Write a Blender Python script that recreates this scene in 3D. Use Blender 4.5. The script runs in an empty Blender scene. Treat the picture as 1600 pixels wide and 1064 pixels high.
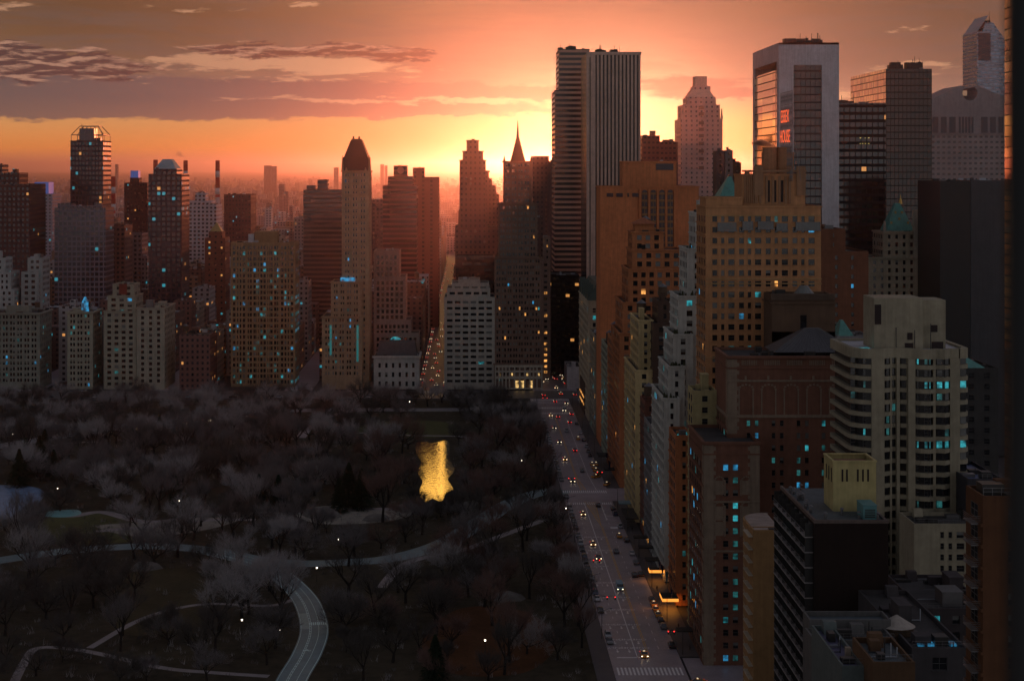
import bpy, math, random
from math import sin, cos, pi, radians, sqrt, exp, floor
from mathutils import Vector, Matrix
C = bpy.data.collections.new('scene'); bpy.context.scene.collection.children.link(C)
SC = bpy.context.scene
# ------------------------------------------------------------------ camera
F = 2667.0; H = 135.0; VX = 732.0; VY = 263.0      # focal length in photo pixels, eye height, vanishing point of the street
cam_d = bpy.data.cameras.new('camera'); cam = bpy.data.objects.new('camera', cam_d); C.objects.link(cam)
cam.location = (0, 0, H); cam.rotation_euler = (pi/2, 0, 0)
cam_d.sensor_width = 36; cam_d.lens = 36*F/1600; cam_d.shift_x = 68/1600; cam_d.shift_y = -(532-VY)/1600
cam_d.clip_start = 0.1; cam_d.clip_end = 120000
cam_d.dof.use_dof = True; cam_d.dof.focus_distance = 700; cam_d.dof.aperture_fstop = 4.0
SC.camera = cam
SC.view_settings.view_transform = 'Standard'; SC.view_settings.look = 'None'
SC.view_settings.exposure = 0.45; SC.view_settings.gamma = 1.0
SC.cycles.volume_bounces = 0; SC.cycles.max_bounces = 5; SC.cycles.diffuse_bounces = 2
SC.cycles.volume_max_steps = 64; SC.cycles.sample_clamp_indirect = 2.0
SUN_AZ, SUN_EL = 0.060, 0.022                       # radians, east end of the street, low over the horizon
# ------------------------------------------------------------------ sky
world = bpy.data.worlds.new('World'); SC.world = world; world.use_nodes = True
WT = world.node_tree; WT.nodes.clear()
class S:
    """a socket with arithmetic"""
    T = None
    def __init__(s, o): s.o = o
    def m(s, op, *a, clamp=False):
        n = S.T.nodes.new('ShaderNodeMath'); n.operation = op; n.use_clamp = clamp
        for i, v in enumerate((s,)+a):
            if isinstance(v, S): S.T.links.new(v.o, n.inputs[i])
            else: n.inputs[i].default_value = v
        return S(n.outputs[0])
    def __add__(s, b): return s.m('ADD', b)
    def __radd__(s, b): return s.m('ADD', b)
    def __sub__(s, b): return s.m('SUBTRACT', b)
    def __rsub__(s, b): return (s*-1.0).m('ADD', b)
    def __mul__(s, b): return s.m('MULTIPLY', b)
    def __rmul__(s, b): return s.m('MULTIPLY', b)
    def __truediv__(s, b): return s.m('DIVIDE', b)
    def clamp(s): return s.m('ADD', 0.0, clamp=True)
    def step(s, a, b):
        n = S.T.nodes.new('ShaderNodeMapRange'); n.interpolation_type = 'SMOOTHSTEP'
        S.T.links.new(s.o, n.inputs[0]); n.inputs[1].default_value = a; n.inputs[2].default_value = b
        return S(n.outputs[0])
def node(t, **k):
    n = S.T.nodes.new(t)
    for a, b in k.items(): setattr(n, a, b)
    return n
def lk(a, b): S.T.links.new(a.o if isinstance(a, S) else a, b)
def xyz(x, y, z=0.0):
    n = node('ShaderNodeCombineXYZ')
    for i, v in enumerate((x, y, z)):
        if isinstance(v, S): lk(v, n.inputs[i])
        else: n.inputs[i].default_value = v
    return n.outputs[0]
def noise(vec, scale=1.0, detail=4.0, rough=0.5, dist=0.0):
    n = node('ShaderNodeTexNoise'); lk(vec, n.inputs['Vector']); n.inputs['Scale'].default_value = scale
    n.inputs['Detail'].default_value = detail; n.inputs['Roughness'].default_value = rough; n.inputs['Distortion'].default_value = dist
    return S(n.outputs['Fac'])
def mixc(f, a, b):
    n = node('ShaderNodeMix', data_type='RGBA')
    if isinstance(f, S): lk(f, n.inputs[0])
    else: n.inputs[0].default_value = f
    for i, v in ((6, a), (7, b)):
        if isinstance(v, (tuple, list)): n.inputs[i].default_value = (*v, 1)
        else: lk(v, n.inputs[i])
    return n.outputs[2]
def ramp(f, stops):
    n = node('ShaderNodeValToRGB'); r = n.color_ramp
    lk(f, n.inputs[0])
    while len(r.elements) < len(stops): r.elements.new(0.5)
    for e, (p, c) in zip(r.elements, stops): e.position = p; e.color = (*c, 1)
    return n.outputs[0]
def scalec(c, f):
    n = node('ShaderNodeVectorMath', operation='SCALE'); lk(c, n.inputs[0])
    if isinstance(f, S): lk(f, n.inputs[3])
    else: n.inputs[3].default_value = f
    return n.outputs[0]
def addc(a, b):
    n = node('ShaderNodeVectorMath', operation='ADD'); lk(a, n.inputs[0]); lk(b, n.inputs[1]); return n.outputs[0]
def colour(c):
    n = node('ShaderNodeRGB'); n.outputs[0].default_value = (*c, 1); return n.outputs[0]
def make_sky():
    S.T = WT
    tc = node('ShaderNodeTexCoord'); sp = node('ShaderNodeSeparateXYZ'); lk(tc.outputs['Generated'], sp.inputs[0])
    x, y, z = [S(o) for o in sp.outputs]
    A = x.m('ARCTAN2', y); E = z.m('ARCSINE')                       # azimuth east of the street, elevation
    front = (y*1.0).step(-0.35, 0.85)
    fr = ramp(E*2.0 + 0.02, [(0.0, (.15,.07,.085)), (0.02, (.32,.11,.07)), (0.042, (.58,.185,.035)), (0.075, (.44,.21,.075)), (.105, (.16,.115,.09)),
                             (.14, (.10,.072,.058)), (.2, (.085,.052,.040)), (.6, (.13,.10,.105)), (1.0, (.12,.105,.13))])
    bk = ramp(E*0.64, [(0.0, (.29,.275,.275)), (.08, (.27,.26,.27)), (.4, (.115,.115,.135)), (1.0, (.09,.095,.12))])
    base = mixc(front, bk, fr)
    def g(px, py, sx, sy):                                           # soft patch of sky round one direction
        a = (A - (px-VX)/F)*(F/sx); e = (E - (VY-py)/F)*(F/sy)
        return (((a*a)+(e*e))*-0.5).m('EXPONENT')
    up = noise(xyz(A*5.0, E*16.0, 3.0), 1.0, 5, .55)
    base = scalec(base, ((up-0.5)*E.step(.04, .09)*1.1+1.0)*(1.0-E.step(.03,.09)*(1.0-A.step(-.30,.02))*0.5))
    # glow round the sun, behind the tower
    base = addc(base, scalec(colour((1.0,.50,.14)), g(960,212,180,44)*0.55))
    base = addc(base, scalec(colour((1.0,.74,.38)), g(975,165,90,50)*0.35))
    base = addc(base, scalec(colour((.50,.25,.16)), g(940,70,210,100)*0.36))
    base = addc(base, scalec(colour((1.0,.50,.06)), g(690,-240,170,75)*4.5))       # unseen golden patch added above the view for the pond to reflect
    base = addc(base, scalec(colour((.9,.40,.08)), g(-900,150,420,160)*0.5))
    n1 = noise(xyz(A*38.0, E*240.0, 1.7), 1.0, 9, .62, .6)
    n2 = noise(xyz(A*38.0-.1, E*240.0+0.45, 1.7), 1.0, 9, .62, .6)
    n3 = noise(xyz(A*14.0, E*150.0, 7.7), 1.0, 8, .6, .3)
    wa = noise(xyz(A*22.0, E*90.0, 4.1), 1.0, 4, .6); we = noise(xyz(A*40.0, E*120.0, 9.3), 1.0, 5, .65)
    A0, E0 = A, E
    A = A + (wa-0.5)*0.07; E = E + (we-0.5)*0.014
    def g(px, py, sx, sy):
        a = (A - (px-VX)/F)*(F/sx); e = (E - (VY-py)/F)*(F/sy)
        return (((a*a)+(e*e))*-0.5).m('EXPONENT')
    dark = [(360,78,55,6),(430,84,70,5.5),(545,76,50,7),(600,88,40,5),(655,80,28,5),(650,92,30,4),(60,95,90,11),(155,105,55,9),(40,118,80,10),(210,120,30,6),(165,82,16,3),(15,80,40,6)]
    bank = [(330,150,230,13),(560,145,200,10),(740,148,120,8),(90,150,170,20),(250,174,330,9),(640,174,140,5),(850,148,60,6),(1080,132,75,8),(1120,150,60,5)]
    lit = [(330,102,150,9),(470,98,120,6),(560,112,120,7),(300,18,50,5),(30,20,35,6),(500,8,25,4),(1370,116,45,7),(1440,106,60,4),(1415,53,20,3.5),(1300,148,60,5),(1060,160,60,4),(560,157,150,4),(800,160,90,5),(420,128,150,4),(90,115,60,5)]
    def lobes(L):
        t = None
        for l in L: t = g(*l) if t is None else t + g(*l)
        return t
    Ls, Lg, Ll = lobes(bank), lobes(dark), lobes(lit)
    nn = n1-0.5
    near = g(980,200,230,110).clamp()
    # a torn high deck, greyer away from the sun
    dk = (n3-0.42).step(.0,.22)*E.step(.028,.05)*0.45
    base = mixc(dk, base, mixc(near, (.060,.056,.060), (.42,.22,.14)))
    ds = (Ls*0.85 + (n3-0.5)*0.9 + nn*.5).step(.22, .60)*Ls.step(.03,.3)
    base = mixc(ds*0.86, base, mixc(near, (.050,.052,.062), (.24,.13,.10)))
    dl = (Ll*0.8 + nn*2.8).step(.42, .95)*Ll.step(.05,.4)
    base = mixc(dl*0.8, base, mixc(near, (.34,.19,.12), (.9,.55,.26)))
    dg = (Lg*1.1 + nn*2.6).step(.42, .78)*Lg.step(.05,.35)
    rim = ((n1-n2)*7.0+.1).clamp()
    base = mixc(dg*0.95, base, mixc(rim, (.02,.02,.03), (.26,.15,.11)))
    # a thin real twilight sky underneath
    sky = node('ShaderNodeTexSky', sky_type='NISHITA'); sky.sun_disc = False
    sky.sun_elevation = SUN_EL; sky.sun_rotation = SUN_AZ; sky.air_density = 1.5; sky.dust_density = 3.0
    b1 = node('ShaderNodeBackground'); lk(base, b1.inputs[0]); b1.inputs[1].default_value = 1.0
    b2 = node('ShaderNodeBackground'); lk(sky.outputs[0], b2.inputs[0]); b2.inputs[1].default_value = 0.01
    ad = node('ShaderNodeAddShader'); lk(b1.outputs[0], ad.inputs[0]); lk(b2.outputs[0], ad.inputs[1])
    out = node('ShaderNodeOutputWorld'); lk(ad.outputs[0], out.inputs[0])
make_sky()
world.cycles.sampling_method = 'MANUAL'; world.cycles.sample_map_resolution = 1024
sun_d = bpy.data.lights.new('sun', 'SUN'); sun_d.energy = 0.72; sun_d.angle = radians(.6); sun_d.color = (1, .225, .085)
sun = bpy.data.objects.new('sun', sun_d); C.objects.link(sun)
sd = Vector((sin(SUN_AZ)*cos(SUN_EL), cos(SUN_AZ)*cos(SUN_EL), sin(SUN_EL)))
sun.rotation_euler = sd.to_track_quat('Z', 'Y').to_euler(); sun.location = (300, 3000, 900)
# ------------------------------------------------------------------ helpers
rnd = random.Random(11)
def XZ(px, py, Y): return (px-VX)*Y/F, H-(py-VY)*Y/F
def gnd(px, py):
    Y = F*H/(py-VY); return (px-VX)*Y/F, Y
def tag(o, label=None, cat=None, group=None, kind=None):
    if label: o['label'] = label
    if cat: o['category'] = cat
    if group: o['group'] = group
    if kind: o['kind'] = kind
    return o
def empty(name, loc, label, cat, group=None, rz=0):
    o = bpy.data.objects.new(name, None); C.objects.link(o); o.location = loc; o.rotation_euler = (0, 0, rz)
    o.empty_display_size = 1
    return tag(o, label, cat, group)
class MB:
    def __init__(s): s.v = []; s.f = []; s.i = []
    def face(s, pts, mi=0):
        n = len(s.v); s.v += [tuple(p) for p in pts]; s.f.append(tuple(range(n, n+len(pts)))); s.i.append(mi)
    def box(s, x0, x1, y0, y1, z0, z1, mi=0, bottom=True):
        n = len(s.v)
        s.v += [(x0,y0,z0),(x1,y0,z0),(x1,y1,z0),(x0,y1,z0),(x0,y0,z1),(x1,y0,z1),(x1,y1,z1),(x0,y1,z1)]
        fs = [(4,5,6,7),(0,1,5,4),(1,2,6,5),(2,3,7,6),(3,0,4,7)] + ([(3,2,1,0)] if bottom else [])
        for f in fs: s.f.append(tuple(n+k for k in f)); s.i.append(mi)
    def prism(s, pts, z0, z1, mi=0, cap=True, top=None):
        n = len(s.v); m = len(pts); tp = top or pts
        s.v += [(x,y,z0) for x,y in pts] + [(x,y,z1) for x,y in tp]
        for k in range(m): s.f.append((n+k, n+(k+1)%m, n+m+(k+1)%m, n+m+k)); s.i.append(mi)
        if cap:
            s.f.append(tuple(n+m+k for k in range(m))); s.i.append(mi)
            s.f.append(tuple(n+m-1-k for k in range(m))); s.i.append(mi)
    def cyl(s, x, y, r0, r1, z0, z1, n=12, mi=0):
        a = [(x+r0*cos(2*pi*k/n), y+r0*sin(2*pi*k/n)) for k in range(n)]
        b = [(x+r1*cos(2*pi*k/n), y+r1*sin(2*pi*k/n)) for k in range(n)]
        s.prism(a, z0, z1, mi, True, b)
    def bar(s, a, b, r0, r1=None, n=4, mi=0):
        r1 = r0 if r1 is None else r1
        a = Vector(a); b = Vector(b); d = (b-a).normalized()
        u = d.orthogonal().normalized(); w = d.cross(u); k0 = len(s.v)
        for p, r in ((a, r0), (b, r1)):
            for k in range(n): s.v.append(tuple(p + u*(r*cos(2*pi*k/n)) + w*(r*sin(2*pi*k/n))))
        for k in range(n): s.f.append((k0+k, k0+(k+1)%n, k0+n+(k+1)%n, k0+n+k)); s.i.append(mi)
        s.f.append(tuple(k0+k for k in range(n))[::-1]); s.i.append(mi)
        s.f.append(tuple(k0+n+k for k in range(n))); s.i.append(mi)
    def mesh(s, name, mats):
        me = bpy.data.meshes.new(name); me.from_pydata(s.v, [], s.f)
        for m in (mats if isinstance(mats, (list, tuple)) else [mats]): me.materials.append(m)
        if any(s.i): me.polygons.foreach_set('material_index', s.i)
        me.update(); return me
    def build(s, name, mats, parent=None, smooth=False):
        me = s.mesh(name, mats)
        if smooth: me.polygons.foreach_set('use_smooth', [True]*len(me.polygons))
        return link(name, me, parent)
def link(name, me, parent=None, loc=None, rz=0):
    o = bpy.data.objects.new(name, me); C.objects.link(o)
    if parent is not None:
        o.parent = parent
        if loc is None: o.location = -Vector(parent.location) if parent.rotation_euler.z == 0 else (0,0,0)
    if loc is not None: o.location = loc
    if rz: o.rotation_euler = (0,0,rz)
    return o
# ------------------------------------------------------------------ materials
MAT = {}
def mat(name, col, rough=.8, spec=.3, metal=0.0, var=.25, vscale=.15, emit=None, es=0.0, bump=0.0, streak=0.0):
    if name in MAT: return MAT[name]
    m = bpy.data.materials.new(name); m.use_nodes = True; S.T = m.node_tree
    b = m.node_tree.nodes['Principled BSDF']
    b.inputs['Roughness'].default_value = rough; b.inputs['Specular IOR Level'].default_value = spec; b.inputs['Metallic'].default_value = metal
    if var:
        g = node('ShaderNodeNewGeometry'); P = g.outputs['Position']
        n1 = noise(P, vscale, 5, .6); n2 = noise(P, vscale*9, 3, .6)
        f = ((n1-0.5)*1.2+(n2-0.5)*0.9)*(2*var)+1.0
        if streak:
            mp = node('ShaderNodeMapping'); lk(P, mp.inputs[0]); mp.inputs['Scale'].default_value = (1.4, 1.4, .07)
            f = f*((noise(mp.outputs[0], 1.0, 3)-0.5)*(2*streak)+1.0)
        lk(scalec(colour(col), f), b.inputs['Base Color'])
        if bump:
            bp = node('ShaderNodeBump'); bp.inputs['Strength'].default_value = bump; lk(n2, bp.inputs['Height']); lk(bp.outputs[0], b.inputs['Normal'])
    else: b.inputs['Base Color'].default_value = (*col, 1)
    if emit:
        b.inputs['Emission Color'].default_value = (*emit, 1); b.inputs['Emission Strength'].default_value = es
        if name.startswith('lit_') or name.startswith('soft_'):      # warm rooms differ; teal and blue glow imitates reflected sky
            g2 = node('ShaderNodeNewGeometry'); na = noise(g2.outputs['Position'], .45, 1); nb = noise(g2.outputs['Position'], 2.6, 2)
            lk((na.step(.30,.68)*1.5+.08)*((nb-0.5)*1.6+1.0)*es, b.inputs['Emission Strength'])
    MAT[name] = m; return m
def stone(col, k='stone'):
    return mat('%s_%d_%d_%d' % (k, *[int(c*100) for c in col]), col, .85, .25, var=.30, vscale=.06, streak=.28, bump=.15)
def winmat(name, wall, sx=3.2, sz=3.4, fw=.5, fh=.5, glass=(.02,.025,.035), teal=.02, warm=.015, rough=.8, grough=.15, metal=0.0, off=0.0, tilt=0.0, gspec=.6, side=False, lean=None):
    """wall with windows as a surface pattern, for blocks whose windows are a pixel or two"""
    if name in MAT: return MAT[name]
    m = bpy.data.materials.new(name); m.use_nodes = True; S.T = m.node_tree
    b = m.node_tree.nodes['Principled BSDF']
    g = node('ShaderNodeNewGeometry'); p = node('ShaderNodeSeparateXYZ'); lk(g.outputs['Position'], p.inputs[0])
    q = node('ShaderNodeSeparateXYZ'); lk(g.outputs['True Normal'], q.inputs[0])
    X, Y, Z = [S(o) for o in p.outputs]; nx, ny, nz = [S(o).m('ABSOLUTE') for o in q.outputs]
    u = (nx.m('GREATER_THAN', .7)*(Y-X)+X+off)/sx; v = Z/sz
    fu = u.m('FRACT'); fv = v.m('FRACT')
    m1 = (fu-0.5).m('ABSOLUTE').m('LESS_THAN', fw/2)*(fv-0.5).m('ABSOLUTE').m('LESS_THAN', fh/2)*nz.m('LESS_THAN', .5)
    wn = node('ShaderNodeTexWhiteNoise', noise_dimensions='3D'); lk(xyz(u.m('FLOOR'), v.m('FLOOR'), nx.m('ROUND')), wn.inputs['Vector'])
    h = S(wn.outputs['Value'])
    n1 = noise(g.outputs['Position'], .06, 5, .6); n2 = noise(g.outputs['Position'], .9, 3)
    wc = scalec(colour(wall), (n1-0.5)*0.7+(n2-0.5)*0.5+1.0)
    gc = scalec(colour(glass), h*1.2+0.4) if not side else mixc(nx.m('GREATER_THAN', .7), (.02,.014,.012), scalec(colour(glass), h*1.2+0.4))  # side: bright reflection tint on side faces only, fronts kept dark
    lk(mixc(m1, wc, gc), b.inputs['Base Color'])
    lk((m1*(grough-rough)+rough), b.inputs['Roughness']); lk(m1*(gspec-.25)+.25, b.inputs['Specular IOR Level']); lk(m1*metal*(nx.m('GREATER_THAN', .7) if side else 1.0), b.inputs['Metallic'])
    lt = h.m('LESS_THAN', teal); lw = h.m('GREATER_THAN', 1-warm)  # teal cells glow to imitate reflected sky; warm cells are lit rooms
    lk(mixc(lt, (.9,.38,.10), (.05,.45,.55)), b.inputs['Emission Color']); lk((lt*0.35+lw*0.5)*m1, b.inputs['Emission Strength'])
    if tilt:
        wc3 = node('ShaderNodeVectorMath', operation='SUBTRACT'); lk(wn.outputs['Color'], wc3.inputs[0]); wc3.inputs[1].default_value = (.5,.5,.5)
        sc = scalec(wc3.outputs[0], tilt)
        if lean: sc = addc(sc, scalec(xyz(*lean), nx.m('GREATER_THAN', .7)))
        nn = node('ShaderNodeVectorMath', operation='ADD'); lk(g.outputs['True Normal'], nn.inputs[0]); lk(sc, nn.inputs[1])
        nm = node('ShaderNodeVectorMath', operation='NORMALIZE'); lk(nn.outputs[0], nm.inputs[0]); lk(nm.outputs[0], b.inputs['Normal'])
    MAT[name] = m; return m
GLASS = mat('dark_glass', (.012,.014,.018), .1, .6, var=0)
FRAME = mat('window_frame', (.10,.10,.10), .5, .4, var=0)
BLIND = mat('blind_glass', (.16,.17,.17), .35, .6, var=.3, vscale=.3)
TEAL = mat('lit_teal_glass', (.03,.12,.14), .2, .6, var=0, emit=(.06,.62,.72), es=.24)  # teal emission imitates sky reflected in the panes
TEAL2 = mat('lit_dim_teal_glass', (.03,.10,.12), .2, .6, var=0, emit=(.08,.5,.5), es=.09)  # dimmer version of the painted sky reflection
BLUE = mat('lit_blue_glass', (.03,.08,.14), .2, .6, var=0, emit=(.05,.42,.80), es=.30)  # blue emission imitates reflected sky in panes; roof lantern shares it
WARM = mat('lit_warm_glass', (.2,.12,.05), .3, .5, var=0, emit=(1,.42,.10), es=.6)
REDL = mat('lit_red_glass', (.2,.03,.03), .3, .5, var=0, emit=(1,.04,.05), es=.9)
ROOF = mat('tar_roof', (.07,.068,.07), .9, .2, var=.5, vscale=.15)
PALEROOF = mat('pale_roof', (.42,.46,.52), .6, .4, var=.4, vscale=.2)
METAL = mat('grey_metal', (.18,.18,.19), .45, .5, metal=.6, var=.2)
DMETAL = mat('dark_metal', (.03,.03,.03), .5, .4, var=.2)
COPPER = mat('green_copper', (.10,.30,.27), .6, .4, var=.4, vscale=.4, streak=.3)
WOOD = mat('tank_wood', (.12,.08,.055), .85, .2, var=.4, vscale=.6)
GLSET = [GLASS, TEAL, TEAL2, BLUE, WARM, BLIND, REDL]
WMESH = {}
def wmesh(w, h, kind, framed):
    k = (round(w,2), round(h,2), kind, framed)
    if k not in WMESH:
        m = MB(); zs = -h/2 + (h*.45 if kind == 5 else 0)
        m.face([(-w/2,0,zs),(w/2,0,zs),(w/2,0,h/2),(-w/2,0,h/2)], 0)
        if kind == 5: m.face([(-w/2,0,-h/2),(w/2,0,-h/2),(w/2,0,zs),(-w/2,0,zs)], 2)
        if framed:
            t = .07
            m.box(-w/2,w/2,-.05,.0,-h/2,-h/2+t,1); m.box(-w/2,w/2,-.05,.0,h/2-t,h/2,1)
            m.box(-w/2,-w/2+t,-.05,.0,-h/2+t,h/2-t,1); m.box(w/2-t,w/2,-.05,.0,-h/2+t,h/2-t,1)
            m.box(-w/2+t,w/2-t,-.04,.0,-.035,.035,1)
            if w > 1.6:
                nn = int(w/1.1)
                for q in range(1, nn): m.box(-w/2+w*q/nn-.03,-w/2+w*q/nn+.03,-.045,.0,-h/2+t,-.035,1); m.box(-w/2+w*q/nn-.03,-w/2+w*q/nn+.03,-.045,.0,.035,h/2-t,1)
        WMESH[k] = m.mesh('window', [GLSET[kind], FRAME, GLASS])
    return WMESH[k]
def place_windows(root, wins, framed, cap=100):
    """wins: (cx,cy,cz,w,h,nx,ny,kind); the largest in the picture become parts, the rest one stuff part"""
    sc = []
    for w in wins:
        px = VX+F*w[0]/w[1]; py = VY+F*(H-w[2])/w[1]
        face = abs(w[5]*w[0]+w[6]*w[1])/w[1]/w[1]**2*w[3]*w[4]
        if px < -4 or px > 1604 or py > 1068 or py < -4: face *= .001
        sc.append((-face, w))
    sc.sort(key=lambda t: t[0])
    for _, w in sc[:cap]:
        o = bpy.data.objects.new('window', wmesh(w[3], w[4], w[7], framed)); C.objects.link(o); o.parent = root
        o.location = Vector(w[:3])-Vector(root.location); o.rotation_euler = (0,0, math.atan2(w[6], w[5])+pi/2)
    if len(sc) > cap:
        m = MB()
        for _, (cx,cy,cz,w,h,nx,ny,kd) in sc[cap:]:
            tx, ty = -ny*w/2, nx*w/2
            m.face([(cx-tx,cy-ty,cz-h/2),(cx+tx,cy+ty,cz-h/2),(cx+tx,cy+ty,cz+h/2),(cx-tx,cy-ty,cz+h/2)], kd)
        tag(m.build('window', GLSET, root), kind='stuff')
def pick(r, p):
    t, w, b = p
    a = r.random()
    if a < t*.35: return 1
    if a < t: return 2
    if a < t+t*.3: return 3
    if a < t+t*.3+w: return 4
    if a < t+t*.3+w+b: return 5
    return 0
def facade(mb, wins, ox, oy, ux, uy, nx, ny, width, z0, z1, sp, zmin, r):
    """one wall with recessed openings. sp: sx, sz, pattern [(offset, width)], wh, margin, top, p(teal glint, lit warm, blind)"""
    mg = sp.get('mg', 1.2); top = sp.get('top', 1.6); rec = sp.get('rec', .35) if abs(ny) > .5 else .07
    n = max(1, int((width-2*mg)/sp['sx']+.3)); sx = (width-2*mg)/n; k = sx/sp['sx']
    pat = sp.get('pat') or [((sp['sx']-sp['ww'])/2, sp['ww'])]
    def P(u, z, d=0.0): return (ox+ux*u-nx*d, oy+uy*u-ny*d, z)
    zc = z1; zt = z1-top
    while zt-sp['wh'] > max(z0+.6, zmin):
        za, zb = zt-sp['wh'], zt
        mb.face([P(0,zb),P(width,zb),P(width,zc),P(0,zc)])
        u = 0.0; rowp = sp.get('p', (.02,.01,.1)); rr = r.random()
        if rr < sp.get('rowlit', 0): rowp = (.75, .0, .1)  # whole row of teal panes imitating reflected sky
        for b in range(n):
            for (o, w) in pat:
                a0 = mg+b*sx+o*k; a1 = a0+w*k
                mb.face([P(u,za),P(a0,za),P(a0,zb),P(u,zb)])
                mb.face([P(a0,za),P(a0,za,rec),P(a0,zb,rec),P(a0,zb)]); mb.face([P(a1,za,rec),P(a1,za),P(a1,zb),P(a1,zb,rec)])
                mb.face([P(a0,za),P(a1,za),P(a1,za,rec),P(a0,za,rec)]); mb.face([P(a0,zb,rec),P(a1,zb,rec),P(a1,zb),P(a0,zb)])
                c = P((a0+a1)/2, (za+zb)/2, rec-.02)
                wins.append((c[0],c[1],c[2], a1-a0, zb-za, nx, ny, pick(r, rowp)))
                if oy < 800 and sp.get('sill', 1):                   # projecting sill
                    mb.face([P(a0-.12,za),P(a1+.12,za),P(a1+.12,za,-.22),P(a0-.12,za,-.22)]); mb.face([P(a0-.12,za-.2,-.22),P(a1+.12,za-.2,-.22),P(a1+.12,za,-.22),P(a0-.12,za,-.22)])
                    mb.face([P(a0-.12,za-.2),P(a0-.12,za-.2,-.22),P(a0-.12,za,-.22),P(a0-.12,za)])
                u = a1
        mb.face([P(u,za),P(width,za),P(width,zb),P(u,zb)])
        if abs(nx) > .5 and oy < 1000 and sp.get('ledge', 1):        # string course under every row on the street side
            mb.face([P(0,za-.25),P(width,za-.25),P(width,za-.25,-.3),P(0,za-.25,-.3)]); mb.face([P(0,za-.7,-.3),P(width,za-.7,-.3),P(width,za-.25,-.3),P(0,za-.25,-.3)]); mb.face([P(0,za-.7),P(width,za-.7),P(width,za-.7,-.3),P(0,za-.7,-.3)]); mb.face([P(width,za-.7),P(width,za-.7,-.3),P(width,za-.25,-.3),P(width,za-.25)])
        zc = za; zt -= sp['sz']
    if zc > z0: mb.face([P(0,z0),P(width,z0),P(width,zc),P(0,zc)])
def tower(name, label, cat, tiers, m, sp=None, group=None, seed=0, roofmat=None, cornice=None, ybot=None, side=True, framed=None, parapet=.9, tank=0, box=0, cap=100, belts=None):
    """tiers: (px0, px1, ytop, Y, depth[, z0]) bottom tier first; front faces west, px measured at Y. m: material; sp: window spec or None (pattern in the material)"""
    r = random.Random(seed+len(label)*7+int(tiers[0][0]))
    X0, _ = XZ(tiers[0][0], 0, tiers[0][3]); X1, _ = XZ(tiers[0][1], 0, tiers[0][3]); Y0 = tiers[0][3]
    root = empty(name, ((X0+X1)/2, Y0+tiers[0][4]/2, 0), label, cat, group)
    w = MB(); co = MB(); wins = []; zprev = 0.0
    for t in tiers:
        x0, zt = XZ(t[0], t[2], t[3]); x1, _ = XZ(t[1], t[2], t[3]); y0 = t[3]; y1 = y0+t[4]
        z0 = t[5] if len(t) > 5 else 0.0
        s = sp[tiers.index(t)] if isinstance(sp, list) else sp
        zm = XZ(0, ybot, y0)[1] if ybot else 0
        if s:
            facade(w, wins, x0, y0, 1, 0, 0, -1, x1-x0, z0, zt, s, zm, r)
            if x1 < 0 or not side: w.face([(x0,y0,z0),(x0,y1,z0),(x0,y1,zt),(x0,y0,zt)])
            if x0 > 0 or not side: w.face([(x1,y0,z0),(x1,y1,z0),(x1,y1,zt),(x1,y0,zt)])
            if side and x0 > 0: facade(w, wins, x0, y1, 0, -1, -1, 0, y1-y0, z0, zt, dict(sx=3.6, sz=s['sz'], ww=2.1, wh=max(1.9, s['wh']), p=tuple(q*.3 for q in s.get('p', (.02,.01,.1))), top=s.get('top', 1.6)), zm, r)
            elif side and x0 <= 0 and x1 > 0: w.face([(x0,y0,z0),(x0,y1,z0),(x0,y1,zt),(x0,y0,zt)]); w.face([(x1,y0,z0),(x1,y1,z0),(x1,y1,zt),(x1,y0,zt)])
            elif side: facade(w, wins, x1, y0, 0, 1, 1, 0, y1-y0, z0, zt, s, zm, r)
            w.face([(x0,y1,z0),(x1,y1,z0),(x1,y1,zt),(x0,y1,zt)])
        else: w.prism([(x0,y0),(x1,y0),(x1,y1),(x0,y1)], z0, zt, 0, False)
        th = .35
        zr = zt-parapet
        # inner faces of the parapet and its coping
        w.box(x0+.01,x1-.01,y0+.01,y0+th,zr,zt+.003); w.box(x0+.01,x1-.01,y1-th,y1-.01,zr,zt+.003)
        w.box(x0+.01,x0+th,y0+th,y1-th,zr,zt+.003); w.box(x1-th,x1-.01,y0+th,y1-th,zr,zt+.003)
        rf = MB(); rf.face([(x0+.02,y0+.02,zr+.02),(x1-.02,y0+.02,zr+.02),(x1-.02,y1-.02,zr+.02),(x0+.02,y1-.02,zr+.02)]); rf.build('roof', roofmat or ROOF, root)
        if cornice:
            for (dz, hh, pr) in cornice:
                za = zt-dz
                if za-hh < z0: continue
                co.box(x0-pr,x1+pr,y0-pr,y0-.002,za-hh,za)
                if x0 > 0: co.box(x0-pr,x0-.002,y0-.002,y1,za-hh,za)
                elif x1 < 0: co.box(x1+.002,x1+pr,y0-.002,y1,za-hh,za)
    w.build('wall', m, root)
    if co.v: co.build('cornice', cornice_mat(m), root)
    if framed is None: framed = tiers[0][3] < 800
    if wins: place_windows(root, wins, framed, cap)
    t = tiers[-1]; x0, zt = XZ(t[0], t[2], t[3]); x1, _ = XZ(t[1], t[2], t[3]); y0 = t[3]; y1 = y0+t[4]
    for k in range(box):
        bw = r.uniform(.15,.35)*(x1-x0); bx = r.uniform(x0+1, max(x0+1.1, x1-bw-1)); bd = min(6, (y1-y0)*.35); by = r.uniform(y0+1.5, max(y0+1.6, y1-bd-1)); bh = r.uniform(2.2,5)
        b = MB(); b.box(bx,bx+bw,by,by+bd,zt-parapet+.03,zt-parapet+bh); b.box(bx-.15,bx+bw+.15,by-.15,by+bd+.15,zt-parapet+bh,zt-parapet+bh+.25)
        b.build('roof_house', m if k%2 == 0 else METAL, root)
    ar = (x1-x0)*(y1-y0)
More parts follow.
